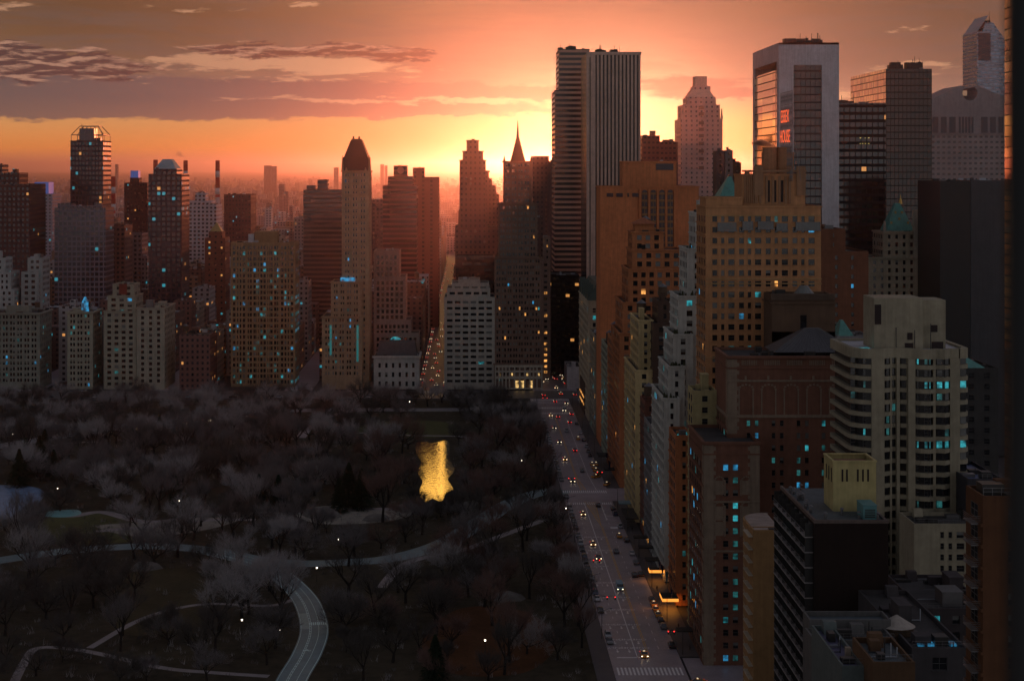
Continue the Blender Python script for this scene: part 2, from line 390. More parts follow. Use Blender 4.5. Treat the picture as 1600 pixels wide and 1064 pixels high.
    for k in range(min(9, int(2+ar/110))):                           # ducts, vents and machines
        a = r.uniform(.5,1.7); c = r.uniform(.5,1.6); bx = r.uniform(x0+.6, max(x0+.7,x1-2*a-.6)); by = r.uniform(y0+.6, max(y0+.7,y1-2*c-.6)); hh = r.uniform(.5,2.0)
        b = MB(); b.box(bx,bx+2*a,by,by+2*c,zt-parapet+.025,zt-parapet+hh); b.build('roof_unit', r.choice([METAL,PALEROOF,PALEROOF,DMETAL,m] if y0 > 800 else [METAL,DMETAL,DMETAL,m]), root)
    if y0 < 460 and t[4] > 5:                                        # near roofs: pipes, rails, a hatch, curbs
        for k in range(4):
            ya = r.uniform(y0+1,y1-1); xa_ = r.uniform(x0+.8,x0+(x1-x0)*.4); xb_ = r.uniform(x0+(x1-x0)*.5,x1-.8)
            b = MB(); b.bar((xa_,ya,zt-parapet+.2),(xb_,ya,zt-parapet+.2),.09,None,6); b.bar((xb_,ya,zt-parapet+.02),(xb_,ya,zt-parapet+r.uniform(.8,2.4)),.09,None,6); b.build('roof_pipe', r.choice([METAL,DMETAL,PALEROOF]), root)
        b = MB(); n = int((x1-x0)/1.2)
        for k in range(n+1): b.bar((x0+.2+(x1-x0-.4)*k/n,y0+.5,zt-parapet+.02),(x0+.2+(x1-x0-.4)*k/n,y0+.5,zt+1.0),.035,None,4)
        b.bar((x0+.2,y0+.5,zt+1.0),(x1-.2,y0+.5,zt+1.0),.04,None,4); b.bar((x0+.2,y0+.5,zt+.5),(x1-.2,y0+.5,zt+.5),.03,None,4); b.build('roof_rail', METAL, root)
        hx = r.uniform(x0+2,x1-4); hy = y1-3.2; b = MB(); b.prism([(hx,hy),(hx+2.2,hy),(hx+2.2,hy+2.4),(hx,hy+2.4)], zt-parapet+.02, zt+1.2, 0, True, [(hx,hy+.8),(hx+2.2,hy+.8),(hx+2.2,hy+2.4),(hx,hy+2.4)]); b.build('roof_hatch', m, root)
    for k in range(tank): water_tank(root, r.uniform(x0+2.5,x1-2.5), r.uniform(y0+2.5,max(y0+2.6,y1-2.5)), zt-parapet+.03, r.uniform(1.5,2.1))
    return root
def cornice_mat(m): return m
def water_tank(root, x, y, z, s=1.8):
    b = MB(); b.cyl(x,y,s,s*.96,z+2.2,z+2.2+s*2,12); t = b.build('water_tank', WOOD, root)
    subpart(t, 'tank_roof', METAL, lambda b: b.cyl(x,y,s*1.08,.05,z+2.205+s*2,z+2.2+s*2.75,12))
    for a in range(4): subpart(t, 'leg', DMETAL, lambda b: b.bar((x+s*.8*cos(a*pi/2+.7),y+s*.8*sin(a*pi/2+.7),z),(x+s*.8*cos(a*pi/2+.7),y+s*.8*sin(a*pi/2+.7),z+2.3),.12))
    return t
def addpart(root, name, m, fn, smooth=False):
    b = MB(); fn(b); return b.build(name, m, root, smooth)
def subpart(part, name, m, fn):
    b = MB(); fn(b); return b.build(name, m, part) if False else _sub(part, name, m, b)
def _sub(part, name, m, b):
    o = bpy.data.objects.new(name, b.mesh(name, m)); C.objects.link(o); o.parent = part; return o
def SPc(sx=3.2, sz=3.5, ww=1.4, wh=1.9, **k):
    d = dict(sx=sx, sz=sz, ww=ww, wh=wh); d.update(k); return d
SC.cycles.use_denoising = True
# ------------------------------------------------------------------ materials of the walls
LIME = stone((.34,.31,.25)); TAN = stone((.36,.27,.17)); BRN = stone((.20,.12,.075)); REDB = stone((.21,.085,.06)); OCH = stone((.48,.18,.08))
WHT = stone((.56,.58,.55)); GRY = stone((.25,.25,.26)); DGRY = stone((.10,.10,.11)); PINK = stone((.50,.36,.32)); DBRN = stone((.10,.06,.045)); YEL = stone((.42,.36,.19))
# ------------------------------------------------------------------ near row on the south side of the park street
CAT = 'building'
# athletic club, corner wing and main block
SPN = SPc(4.4,3.45,0,1.7, pat=[(.5,1.05),(2.4,1.05)], mg=4.5, top=6.2, p=(.32,.005,.25))
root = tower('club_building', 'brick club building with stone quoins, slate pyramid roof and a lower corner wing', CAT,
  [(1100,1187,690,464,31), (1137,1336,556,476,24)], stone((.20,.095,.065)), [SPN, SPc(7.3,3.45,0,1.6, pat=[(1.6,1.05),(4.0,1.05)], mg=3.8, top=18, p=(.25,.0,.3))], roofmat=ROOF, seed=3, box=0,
  cornice=[(0,.7,.5),(3.2,.4,.25)])
QN = stone((.26,.20,.15))
def quoins(b):
    for (px0,px1,yt,Y,zb) in ((1100,1187,690,464,0),(1137,1336,556,476,61)):
        x0,zt = XZ(px0,yt,Y); x1,_ = XZ(px1,yt,Y)
        b.box(x0-.06,x0+2.6,Y-.12,Y-.01,zb,zt-1); b.box(x1-2.6,x1,Y-.12,Y-.01,zb,zt-1)
        b.box(x0-.12,x0-.01,Y-.12,Y+3,zb,zt-1)
        for k in range(int((zt-zb)/1.1)):
            if k%2: b.box(x0+2.6,x0+3.2,Y-.11,Y-.01,zb+k*1.1,zb+k*1.1+1.05); b.box(x1-3.2,x1-2.6,Y-.11,Y-.01,zb+k*1.1,zb+k*1.1+1.05)
addpart(root,'quoin',QN,quoins)
def frieze(b):                                   # blind arcade and balustrade under the roof of the main block
    x0,zt = XZ(1137,556,476); x1,_ = XZ(1336,556,476); Y=476
    b.box(x0-.3,x1,Y-.35,Y-.01,zt-17.2,zt-16.4); b.box(x0-.2,x1,Y-.25,Y-.01,zt-7.2,zt-6.7); b.box(x0-.35,x0-.01,Y,Y+24,zt-17.2,zt-16.4)
    n=5; w=(x1-x0-4)/n
    for k in range(n):
        a=x0+3+k*w
        b.box(a,a+.35,Y-.16,Y-.01,zt-16.4,zt-9.5); b.box(a+w*.62,a+w*.62+.35,Y-.16,Y-.01,zt-16.4,zt-9.5)
        for q in range(7):
            t0=pi-q*pi/6; c=a+w*.31+.17; rr=w*.31
            b.box(c+rr*cos(t0)-.3,c+rr*cos(t0)+.3,Y-.16,Y-.01,zt-9.6+rr*sin(t0)*.7,zt-9.1+rr*sin(t0)*.7)
        for q in range(9): b.box(a+.9+q*.5,a+1.15+q*.5,Y-.2,Y-.02,zt-2.6,zt-1.2)
        b.box(a+1.7,a+2.3,Y-.3,Y-.01,zt-6.6,zt-5.6)
addpart(root,'frieze',QN,frieze)
def hiproof(b):
    x0,z0 = XZ(1206,549,486); x1,_ = XZ(1338,549,486); zt = XZ(0,512,492)[1]; xm=XZ(1262,0,492)[0]
    b.prism([(x0,483),(x1,483),(x1,498),(x0,498)],z0,zt,0,True,[(xm-1,490),(xm+3,490),(xm+3,492),(xm-1,492)])
addpart(root,'hip_roof',mat('slate',(.07,.07,.08),.45,.6,var=.6,vscale=1.5),hiproof)
addpart(root,'roof_rib',METAL,lambda b:[b.bar((XZ(1206,0,486)[0]+k*(XZ(1338,0,486)[0]-XZ(1206,0,486)[0])/18,482.9,XZ(0,549,486)[1]+.1),(XZ(1262,0,492)[0]-1+k*4/18,489.9,XZ(0,512,492)[1]+.1),.06) for k in range(19)])
def arches(b):
    for cx in (1124,1166):
        for py in (760,800,824):
            X,Z = XZ(cx,py,463.9); b.box(X-1.2,X+1.2,463.80,463.86,Z-2.2,Z+1.6)
            for q in range(7):
                t=pi*q/6; b.box(X+1.2*cos(t)-.22,X+1.2*cos(t)+.22,463.72,463.86,Z+1.5+1.0*sin(t),Z+1.9+1.0*sin(t))
            b.box(X-1.7,X-1.3,463.75,463.86,Z-2.4,Z+1.8); b.box(X+1.3,X+1.7,463.75,463.86,Z-2.4,Z+1.8)
    for py in (785,862): 
        x0,z=XZ(1100,py,464); x1,_=XZ(1187,py,464); b.box(x0-.2,x1,463.6,463.85,z,z+.5)
addpart(root,'arch_trim',QN,arches)
# small neighbours between the club and the hotel
tower('narrow_building','narrow yellow brick building squeezed behind the corner wing of the brick club',CAT,[(1083,1120,610,497,12)],YEL,SPc(3,3.3,1.1,1.7),seed=5,box=1)
root=tower('low_building','low ochre brick block with a teal skylight, beside the pale stepped tower',CAT,[(1056,1082,680,527,18)],OCH,SPc(3,3.4,1.2,1.8),seed=6)
X,Z=XZ(1066,676,534); addpart(root,'skylight',TEAL,lambda b:b.prism([(X-2,532),(X+2,532),(X+2,536),(X-2,536)],Z-.8,Z+.5,0,True,[(X-1,533),(X+1,533),(X+1,535),(X-1,535)]))
# the hotel with the rooftop sign
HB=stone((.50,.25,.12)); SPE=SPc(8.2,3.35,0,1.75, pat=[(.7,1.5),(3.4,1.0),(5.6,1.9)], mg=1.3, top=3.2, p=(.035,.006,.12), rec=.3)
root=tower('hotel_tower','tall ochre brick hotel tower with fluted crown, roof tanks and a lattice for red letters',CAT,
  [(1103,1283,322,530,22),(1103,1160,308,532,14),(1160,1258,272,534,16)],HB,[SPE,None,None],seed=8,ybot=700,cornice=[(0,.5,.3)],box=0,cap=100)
def crown(b):
    Y=533.98; z0=XZ(0,318,534)[1]; z1=XZ(0,266,534)[1]
    for k in range(7):
        X=XZ(1163+k*3.2,0,534)[0]; b.box(X,X+.32,Y-.5,Y,z0,z1-.5+(k%2)*.4)
    for k,px in enumerate((1180,1186,1196,1206,1216,1226,1232)):
        X=XZ(px,0,534)[0]; b.box(X,X+.7,Y-.35,Y,z0,z1-2)
    for px0,px1 in ((1178,1192),(1244,1258)):
        x0=XZ(px0,0,534)[0]; x1=XZ(px1,0,534)[0]; b.box(x0,x1,Y-.7,Y-.36,z1-8,z1+1.2)
    x0=XZ(1160,0,534)[0]; x1=XZ(1258,0,534)[0]; b.box(x0-.3,x1+.3,Y-.9,Y-.71,z1-.6,z1)
addpart(root,'crown_flute',stone((.34,.19,.11)),crown)
addpart(root,'crown_recess',mat('dark_recess',(.03,.02,.02),.7,.3,var=0),lambda b:[b.box(XZ(p,0,534)[0],XZ(p,0,534)[0]+.8,533.9,533.97,XZ(0,316,534)[1],XZ(0,282,534)[1]) for p in (1199,1209,1220)])
def tanks(b):
    for px in (1203,1225):
        X,_=XZ(px,0,541); z0=XZ(0,274,541)[1]; z1=XZ(0,232,541)[1]; b.cyl(X,541,2.3,2.3,z0,z1,20); b.cyl(X,541,2.5,2.5,z1,z1+.3,20)
    X0,_=XZ(1190,0,546); X1,_=XZ(1238,0,546); b.box(X0,X1,543.5,546,XZ(0,274,541)[1],XZ(0,238,541)[1])
addpart(root,'roof_tank',stone((.48,.24,.13)),tanks,False)
def glaz(b):
    for px0,px1,yt,yb in ((1121,1150,348,360),(1160,1176,346,358),(1184,1208,346,357),(1213,1230,349,359),(1243,1281,347,359)):
        x0,z1=XZ(px0,yt,529.8);x1,z0=XZ(px1,yb,529.8); b.box(x0,x1,529.3,529.9,z0,z1,0); n=int((x1-x0)/.9)
        for k in range(n+1): b.box(x0+(x1-x0)*k/n-.06,x0+(x1-x0)*k/n+.06,529.2,529.29,z0,z1,1)
        b.box(x0-.2,x1+.2,528.9,529.9,z0-.35,z0-.02,1)
b=MB(); glaz(b); b.build('glazed_terrace',[BLIND,METAL],root)
addpart(root,'belt_course',stone((.44,.27,.13)),lambda b:[b.box(XZ(1103,0,530)[0]-.15,XZ(1283,0,530)[0]+.15,529.75,529.9,XZ(0,py,530)[1],XZ(0,py,530)[1]+.35) for py in (338,437,444,560)])
# rooftop letters
lat=empty('rooftop_sign',(100,538,138),'rooftop sign of red letters on an open steel lattice above the hotel crown','sign')
def lattice(b):
    Ya,Yb=529,549
    for k in range(11):
        y=Ya+(Yb-Ya)*k/10; b.bar((100.4,y,131),(100.4,y,159),.09)
        if k<10:
            for q in range(7): b.bar((100.4,y,131+q*4),(100.4,y+2,135+q*4),.06); b.bar((100.4,y+2,131+q*4),(100.4,y,135+q*4),.06)
    for q in range(8): b.bar((100.4,Ya,131+q*4),(100.4,Yb,131+q*4),.09)
    for y in (Ya,539,Yb): b.bar((103,y,131),(100.4,y,150),.1)
addpart(lat,'lattice',METAL,lattice)
def word(t,size,m,parent,loc,rot,ext=.15,name='lettering',sx=1.0,align='CENTER'):
    cu=bpy.data.curves.new('txt','FONT'); cu.body=t; cu.size=size; cu.extrude=ext; cu.align_x=align; cu.offset=.0
    o=bpy.data.objects.new('txt',cu); C.objects.link(o); dg=bpy.context.evaluated_depsgraph_get(); dg.update()
    me=bpy.data.meshes.new_from_object(o.evaluated_get(dg)); bpy.data.objects.remove(o); me.materials.clear(); me.materials.append(m)
    q=bpy.data.objects.new(name,me); C.objects.link(q)
    if parent is not None: q.parent=parent; q.location=Vector(loc)-Vector(parent.location)
    else: q.location=loc
    q.rotation_euler=rot; q.scale=(sx,1,1); return q
NEON=mat('red_neon',(.5,.03,.02),.5,.4,var=0,emit=(1,.13,.04),es=.75)
for t,z in (('ESSEX',149.4),('HOUSE',143.1)): word(t,5.7,NEON,lat,(99.9,539,z),(pi/2,0,-pi/2),.03,sx=.95)
# pale stepped tower
SPW=SPc(3.4,3.4,1.3,1.9,p=(.08,.01,.3)); 
root=tower('stepped_tower','white brick stepped tower climbing in terraces behind the street row',CAT,
  [(1038,1062,622,558,38),(1045,1070,572,563,30),(1052,1083,522,567,28),(1060,1095,462,571,24),(1074,1104,388,575,22),(1087,1112,332,580,18)],
  WHT,SPW,seed=9,box=1,cornice=[(0,.5,.35)])
addpart(root,'copper_roof',COPPER,lambda b:b.prism([(XZ(1113,0,600)[0],590),(XZ(1152,0,600)[0],590),(XZ(1152,0,600)[0],606),(XZ(1113,0,600)[0],606)],XZ(0,318,600)[1],XZ(0,276,600)[1],0,True,[(XZ(1136,0,600)[0],597),(XZ(1141,0,600)[0],597),(XZ(1141,0,600)[0],599),(XZ(1136,0,600)[0],599)]))
addpart(root,'terrace_shrub',mat('shrub_leaf',(.05,.06,.03),.9,.2,var=.5,vscale=.8),lambda b:[b.cyl(XZ(rnd.uniform(a,c),0,y)[0],y+rnd.uniform(.4,2.2),.5,.15,XZ(0,t,y)[1]-.6,XZ(0,t,y)[1]+rnd.uniform(.4,1.6),6) for (a,c,t,y) in ((1038,1062,622,558),(1045,1070,572,563),(1052,1083,522,567),(1060,1095,462,571),(1074,1104,388,575)) for _ in range(9)])
tower('base_block','lower block with copper roofed turret behind the sign hotel tower',CAT,[(1108,1162,316,590,16)],GRY,None,seed=2)
tower('limestone_building','dark grey limestone apartment block just east of the white stepped tower',CAT,[(1019,1040,668,595,27)],GRY,SPc(2.9,3.3,1.3,1.9,p=(.1,.03,.3)),seed=10,box=1)
tower('narrow_building','narrow red brick building with iron balconies beside the golden apartment house',CAT,[(1008,1024,628,622,18)],REDB,SPc(2.6,3.3,1.2,1.9,p=(.05,.05,.2)),seed=11,tank=1)
tower('golden_building','golden limestone apartment house stepping up at the side avenue corner',CAT,[(993,1020,578,651,46),(998,1020,500,657,34)],stone((.62,.48,.25)),SPc(3.0,3.3,1.25,1.9,p=(.04,.04,.35)),seed=12,cornice=[(0,.5,.4),(8,.3,.2)],box=1,tank=1)
tower('set_back_building','dark brown block with chimneys rising behind the golden apartment house',CAT,[(1020,1062,505,650,30),(1028,1050,470,655,20)],DBRN,SPc(3.2,3.4,1.3,1.9,p=(.0,.06,.2)),seed=13,tank=1,box=1)
# twin-wing hotel with pavilion
SPR=SPc(3.5,3.6,1.9,2.1,p=(.0,.01,.4),rec=.3)
root=tower('pavilion_hotel','orange stone hotel in stepped tiers with a tile roofed pavilion on top',CAT,
  [(968,1067,520,722,40),(973,1067,472,726,36),(982,1067,420,730,32),(988,1068,390,735,26),(988,1037,362,737.5,20)],OCH,SPR,seed=14,cornice=[(0,.6,.5),(9,.35,.3)],tank=1,box=1)
def pav(b):
    x0,z0=XZ(992,362,742);x1,z1=XZ(1022,350,742); b.box(x0,x1,741,752,z0-1,z1)
addpart(root,'pavilion',OCH,pav)
addpart(root,'pavilion_roof',stone((.36,.12,.06)),lambda b:b.prism([(XZ(989,0,742)[0],739.5),(XZ(1025,0,742)[0],739.5),(XZ(1025,0,742)[0],753),(XZ(989,0,742)[0],753)],XZ(0,350,742)[1]+.02,XZ(0,341,742)[1],0,True,[(XZ(1005,0,742)[0],745),(XZ(1009,0,742)[0],745),(XZ(1009,0,742)[0],747),(XZ(1005,0,742)[0],747)]))
addpart(root,'round_window',GLASS,lambda b:b.prism([(XZ(1005,0,737)[0]+1.1*cos(a*pi/6),0) for a in range(0)] or [(XZ(1005,0,737)[0]-1,737.3),(XZ(1005,0,737)[0]+1,737.3),(XZ(1005,0,737)[0]+1,737.45),(XZ(1005,0,737)[0]-1,737.45)],XZ(0,386,737)[1]-1,XZ(0,386,737)[1]+1))
tower('thin_building','thin pale green building with a dark crown between orange slabs on the park street',CAT,[(949,960,541,786,36)],stone((.34,.36,.28)),SPc(2.6,3.3,1.3,1.9,p=(.3,.02,.3)),seed=15,tank=1)
tower('brick_building','orange brick building beside the thin pale green one',CAT,[(958,972,530,752,30)],OCH,SPc(2.8,3.3,1.2,1.9),seed=16,tank=1)
# broad slab with tall arched window bays
SLAB=stone((.62,.21,.09))  # flare's orange wash put into the slab colour
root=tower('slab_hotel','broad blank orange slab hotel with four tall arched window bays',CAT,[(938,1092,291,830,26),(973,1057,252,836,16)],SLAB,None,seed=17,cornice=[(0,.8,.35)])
def slabbays(b):
    for k,px in enumerate((1003,1016.5,1030,1043)):
        x0=XZ(px,0,829.8)[0]; x1=XZ(px+8.5,0,829.8)[0]; z1=XZ(0,301,829.8)[1]; zb=XZ(0,560,829.8)[1]
        pts=[]; b.box(x0,x1,829.55,829.95,zb,z1,0)
        xm=(x0+x1)/2; rr=(x1-x0)/2
        for q in range(6):
            a=pi*q/6; c=pi*(q+1)/6
            b.face([(xm,829.55,z1),(xm+rr*cos(a),829.55,z1+rr*sin(a)),(xm+rr*cos(c),829.55,z1+rr*sin(c))],0)
        z=z1
        while z>zb: b.box(x0,x1,829.4,829.53,z-1.1,z,1); z-=3.4
        b.box(xm-.12,xm+.12,829.3,829.38,zb,z1,1)
    for px0,px1 in ((948,958),(963,973),(980,983),(988,998)):
        x0,z1=XZ(px0,302,829.8);x1,z0=XZ(px1,308,829.8); b.box(x0,x1,829.6,829.9,z0,z1,0)
    x0,z1=XZ(1025,256,836);x1,z0=XZ(1052,266,836); b.box(x0,x1,835.6,835.95,z0,z1,0)
b=MB(); slabbays(b); b.build('window_bay',[mat('bay_glass',(.05,.02,.03),.2,.5,var=0),stone((.34,.17,.08))],root)
addpart(root,'pier',SLAB,lambda b:[b.box(XZ(px,0,829)[0],XZ(px,0,829)[0]+1.0,829,829.95,40,XZ(0,296,829)[1]) for px in (999,1013,1026.4,1039.6,1053)])
tower('stone_block','low stone base block beside the broad orange slab on the park street',CAT,[(930,952,525,862,40)],LIME,SPc(3,3.5,1.5,2.1,p=(.05,.1,.3)),seed=18,tank=1)
# gabled palace hotel
root=tower('palace_hotel','pale stone palace hotel with steep gables and green mansard at the plaza corner',CAT,[(919,938,470,912,75)],stone((.50,.42,.31)),SPc(3.4,3.9,1.3,2.2,p=(.02,.12,.3),top=4),seed=19,cornice=[(0,.6,.5),(5,.4,.3)])
def gab(b):
    x0=XZ(919,0,912)[0]; z=XZ(0,470,912)[1]
    b.prism([(x0,913),(x0+14,913),(x0+14,986),(x0,986)],z,z+9,0,True,[(x0+5,918),(x0+9,918),(x0+9,981),(x0+5,981)])
    for k in range(5): b.prism([(x0-.2,915+k*15),(x0+3,915+k*15),(x0+3,921+k*15),(x0-.2,921+k*15)],z,z+8.5,0,True,[(x0-.2,917.8+k*15),(x0+3,917.8+k*15),(x0+3,918.2+k*15),(x0-.2,918.2+k*15)])
addpart(root,'mansard_roof',mat('old_slate',(.06,.09,.08),.6,.4,var=.4,vscale=.6),gab)
root=tower('scaffold_house','low dark house with glowing yellow scaffold lights at the palace hotel foot',CAT,[(913,922,598,935,36)],DBRN,None)
addpart(root,'scaffold_lamp',WARM,lambda b:[b.box(XZ(913,0,935)[0]-.35,XZ(913,0,935)[0]-.05,937+k*2.1,938.1+k*2.1,z,z+.9) for k in range(16) for z in (5,9)])
tower('pale_block','low blank pale block facing the plaza below the banded tower',CAT,[(886,908,573,1046,30)],stone((.42,.38,.40)),None,box=1)
# ------------------------------------------------------------------ tall towers right of the street
def piers(root,name,m,px0,px1,yt,Y,z0,n,wd,dp):
    def fn(b):
        x0,z1=XZ(px0,yt,Y);x1,_=XZ(px1,yt,Y)
        for k in range(n+1):
            c=x0+(x1-x0)*k/n; b.box(c-wd/2,c+wd/2,Y-dp,Y-.02,z0,z1)
    return addpart(root,name,m,fn)
GMW=stone((.70,.47,.39));  # sun flare's warm wash mixed into the marble colour
root=tower('striped_tower','tall marble tower with white vertical piers and dark glass strips',CAT,[(917,1001,83,1060,55)],mat('bronze_glass',(.035,.02,.022),.25,.6,var=.3,vscale=.02),None)
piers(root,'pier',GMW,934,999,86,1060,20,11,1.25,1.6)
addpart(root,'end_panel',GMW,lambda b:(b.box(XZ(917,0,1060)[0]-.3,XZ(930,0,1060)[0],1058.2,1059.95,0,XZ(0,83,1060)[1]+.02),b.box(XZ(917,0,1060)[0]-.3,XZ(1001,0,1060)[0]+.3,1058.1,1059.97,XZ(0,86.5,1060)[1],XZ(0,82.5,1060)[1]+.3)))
addpart(root,'corner_groove',DMETAL,lambda b:b.box(XZ(921,0,1060)[0],XZ(922.3,0,1060)[0],1058.0,1058.15,0,XZ(0,90,1060)[1]))
def mast(root,px,yb,yt,Y,r=.18): 
    x,z0=XZ(px,yb,Y); _,z1=XZ(px,yt,Y); return addpart(root,'antenna',DMETAL,lambda b:b.bar((x,Y,z0-1),(x,Y,z1),r,r*.5))
def gear(root,px0,px1,yb,Y,n=8,h=3.5,seed=1):
    r=random.Random(seed)
    def fn(b):
        for k in range(n):
            x,z=XZ(r.uniform(px0,px1),yb,Y); w=r.uniform(.6,3); b.box(x-w,x+w,Y+r.uniform(1,6),Y+9,z-1,z+r.uniform(.5,1)*h)
            if k%2: b.bar((x,Y+3,z-1),(x,Y+3,z+r.uniform(1,2)*h),.16)
    return addpart(root,'roof_plant',DMETAL,fn)
gear(root,935,970,83,1075,8,3,4); mast(root,940,83,72,1075); mast(root,968,83,72,1075)
BAND=winmat('banded_tower',(.72,.38,.29),90,3.6,2,.52,glass=(.05,.03,.035),teal=0,warm=0)  # orange flare light worked into the wall colour
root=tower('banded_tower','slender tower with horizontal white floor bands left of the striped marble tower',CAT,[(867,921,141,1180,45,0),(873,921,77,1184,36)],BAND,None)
gear(root,876,912,77,1190,6,2.5,9)
tower('dark_annex','dark glass block at the foot of the banded tower',CAT,[(861,905,430,1110,40)],winmat('annex_glass',(.05,.03,.03),3,3.6,.8,.5,glass=(.02,.01,.01),teal=0,warm=.03),None)
FS=winmat('pale_hotel_tower',(.68,.44,.40),4.0,3.6,.32,.42,glass=(.12,.06,.06),teal=0,warm=0)
root=tower('pink_tower','pale pink stone tower stepping up to a lantern crown, alone against the yellow sky',CAT,[(1064,1129,186,1300,40),(1067,1125,164,1303,34),(1074,1117,152,1306,28),(1084,1110,135,1310,20)],FS,None)
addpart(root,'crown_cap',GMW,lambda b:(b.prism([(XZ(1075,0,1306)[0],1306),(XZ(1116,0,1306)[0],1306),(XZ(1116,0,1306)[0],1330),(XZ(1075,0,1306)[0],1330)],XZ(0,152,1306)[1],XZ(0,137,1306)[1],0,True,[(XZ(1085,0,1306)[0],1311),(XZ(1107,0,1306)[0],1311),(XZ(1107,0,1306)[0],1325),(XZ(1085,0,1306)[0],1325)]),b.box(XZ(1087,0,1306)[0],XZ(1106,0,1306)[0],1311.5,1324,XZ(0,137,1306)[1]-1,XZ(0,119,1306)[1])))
addpart(root,'arched_window',mat('bay_glass',(.05,.02,.03)),lambda b:[b.box(XZ(c-4,0,1299)[0],XZ(c+4,0,1299)[0],1299.4,1299.95,XZ(0,y+5,1299)[1],XZ(0,y,1299)[1]) for c,y in ((1096,166),(1096,176),(1096,190),(1096,200),(1096,210),(1096,222),(1096,234),(1096,246),(1096,260))])
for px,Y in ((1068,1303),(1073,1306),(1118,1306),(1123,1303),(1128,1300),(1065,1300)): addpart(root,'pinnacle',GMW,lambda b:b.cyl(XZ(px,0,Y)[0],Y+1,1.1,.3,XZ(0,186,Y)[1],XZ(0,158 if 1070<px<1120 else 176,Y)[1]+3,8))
# tower with white stone edges and curved glass
TR=stone((.56,.54,.58)); SG=winmat('smoked_curtain_glass',(.035,.012,.015),2.4,3.9,.9,.8,glass=(.02,.006,.008),teal=0,warm=0,gspec=.9,rough=.3,grough=.12)
root=empty('curved_base_tower',(160,890,0),'wide tower with pale travertine edges around dark red glass and a curved flared base',CAT)
def solow(b,part):
    x0,zt=XZ(1217,67,850); x1,_=XZ(1311,67,850); y0,y1=850,928
    prof=[(0,16),(20,12),(45,8),(70,4.5),(95,1.5),(115,0),(zt,0)]
    xs0=XZ(1240,0,850)[0]; xs1=XZ(1284,0,850)[0]; zg=XZ(0,102,850)[1]
    for (z0,d0),(z1,d1) in zip(prof,prof[1:]):
        def q(xa,xb,za,zb,da,db,e=0): b.face([(xa,y0-da-e,za),(xb,y0-da-e,za),(xb,y0-db-e,zb),(xa,y0-db-e,zb)])
        if part==0:
            q(x0,xs0,z0,z1,d0,d1); q(xs1,x1,z0,z1,d0,d1)
            b.face([(x0,y0-d0,z0),(x0,y0,z0),(x0,y0,z1),(x0,y0-d1,z1)]); b.face([(x1,y0-d0,z0),(x1,y0,z0),(x1,y0,z1),(x1,y0-d1,z1)])
            if z1==zt: q(xs0,xs1,zg,zt,0,0)
        else:
            q(xs0,xs1,z0,min(z1,zg) if z1==zt else z1,d0-.8,d1-.8)
    if part==0:
        b.box(x0,x1,y0+1.2,y1,zt-9,zt); b.box(x0,x1,y0,y0+1.2,zt-1,zt); 
        b.box(x0,x0+1.2,y0+.02,y0+6,0,zt-9); b.box(x0,x0+1.2,y1-5,y1,0,zt-9)
        b.box(x1-1,x1,y0+.02,y1,0,zt-9); b.box(x0,x1,y1-1,y1,0,zt-9)
addpart(root,'travertine_frame',TR,lambda b:solow(b,0)); addpart(root,'glass_front',SG,lambda b:solow(b,1))
GOLDG=winmat('mirror_curtain_glass',(.02,.018,.015),30,3.9,2,.86,glass=(.95,.66,.34),teal=0,warm=0,grough=.06,metal=.92,tilt=.012,lean=(0.0,.06,0.0))  # gold tint and leaned normals put the sunset reflection into the glass
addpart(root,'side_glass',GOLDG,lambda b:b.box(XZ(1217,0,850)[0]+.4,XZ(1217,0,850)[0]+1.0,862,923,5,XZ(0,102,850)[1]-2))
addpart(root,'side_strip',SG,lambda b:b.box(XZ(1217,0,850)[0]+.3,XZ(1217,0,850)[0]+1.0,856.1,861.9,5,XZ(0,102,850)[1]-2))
gear(root,1222,1285,67,870,12,2.6,3)
DG=winmat('black_curtain_glass',(.022,.014,.016),3.0,3.9,.85,.6,glass=(.014,.010,.012),teal=0,warm=.006,gspec=.9,grough=.1,tilt=.01)
root=tower('black_glass_tower','flat topped black glass tower beside the travertine edged one',CAT,[(1311,1384,161,900,40)],DG,None)
mast(root,1333,161,148,905,.3); gear(root,1311,1318,161,903,2,2.5,2)
addpart(root,'lit_office',mat('lit_yellow_office',(.3,.25,.1),.4,.3,var=0,emit=(1,.8,.25),es=.55),lambda b:[b.box(XZ(px,0,899)[0],XZ(px+1.8,0,899)[0],899.7,899.96,XZ(0,py+1.5,899)[1],XZ(0,py,899)[1]) for py in (215,224) for px in (1344,1347.5,1352,1357) if rnd.random()<.85])
MG=winmat('amber_glint_glass',(.03,.02,.015),2.4,3.9,.9,.88,glass=(.9,.62,.28),teal=0,warm=0,grough=.08,metal=.9,tilt=.02,side=True,lean=(0.0,.09,0.0))  # amber mirror tint on side faces only, imitating a low-sun reflection
root=tower('amber_glint_tower','taller bronze glass tower with amber reflections near its top behind the black one',CAT,[(1384,1456,108,1000,92)],MG,None)
gear(root,1392,1445,106,1010,14,3.5,5)
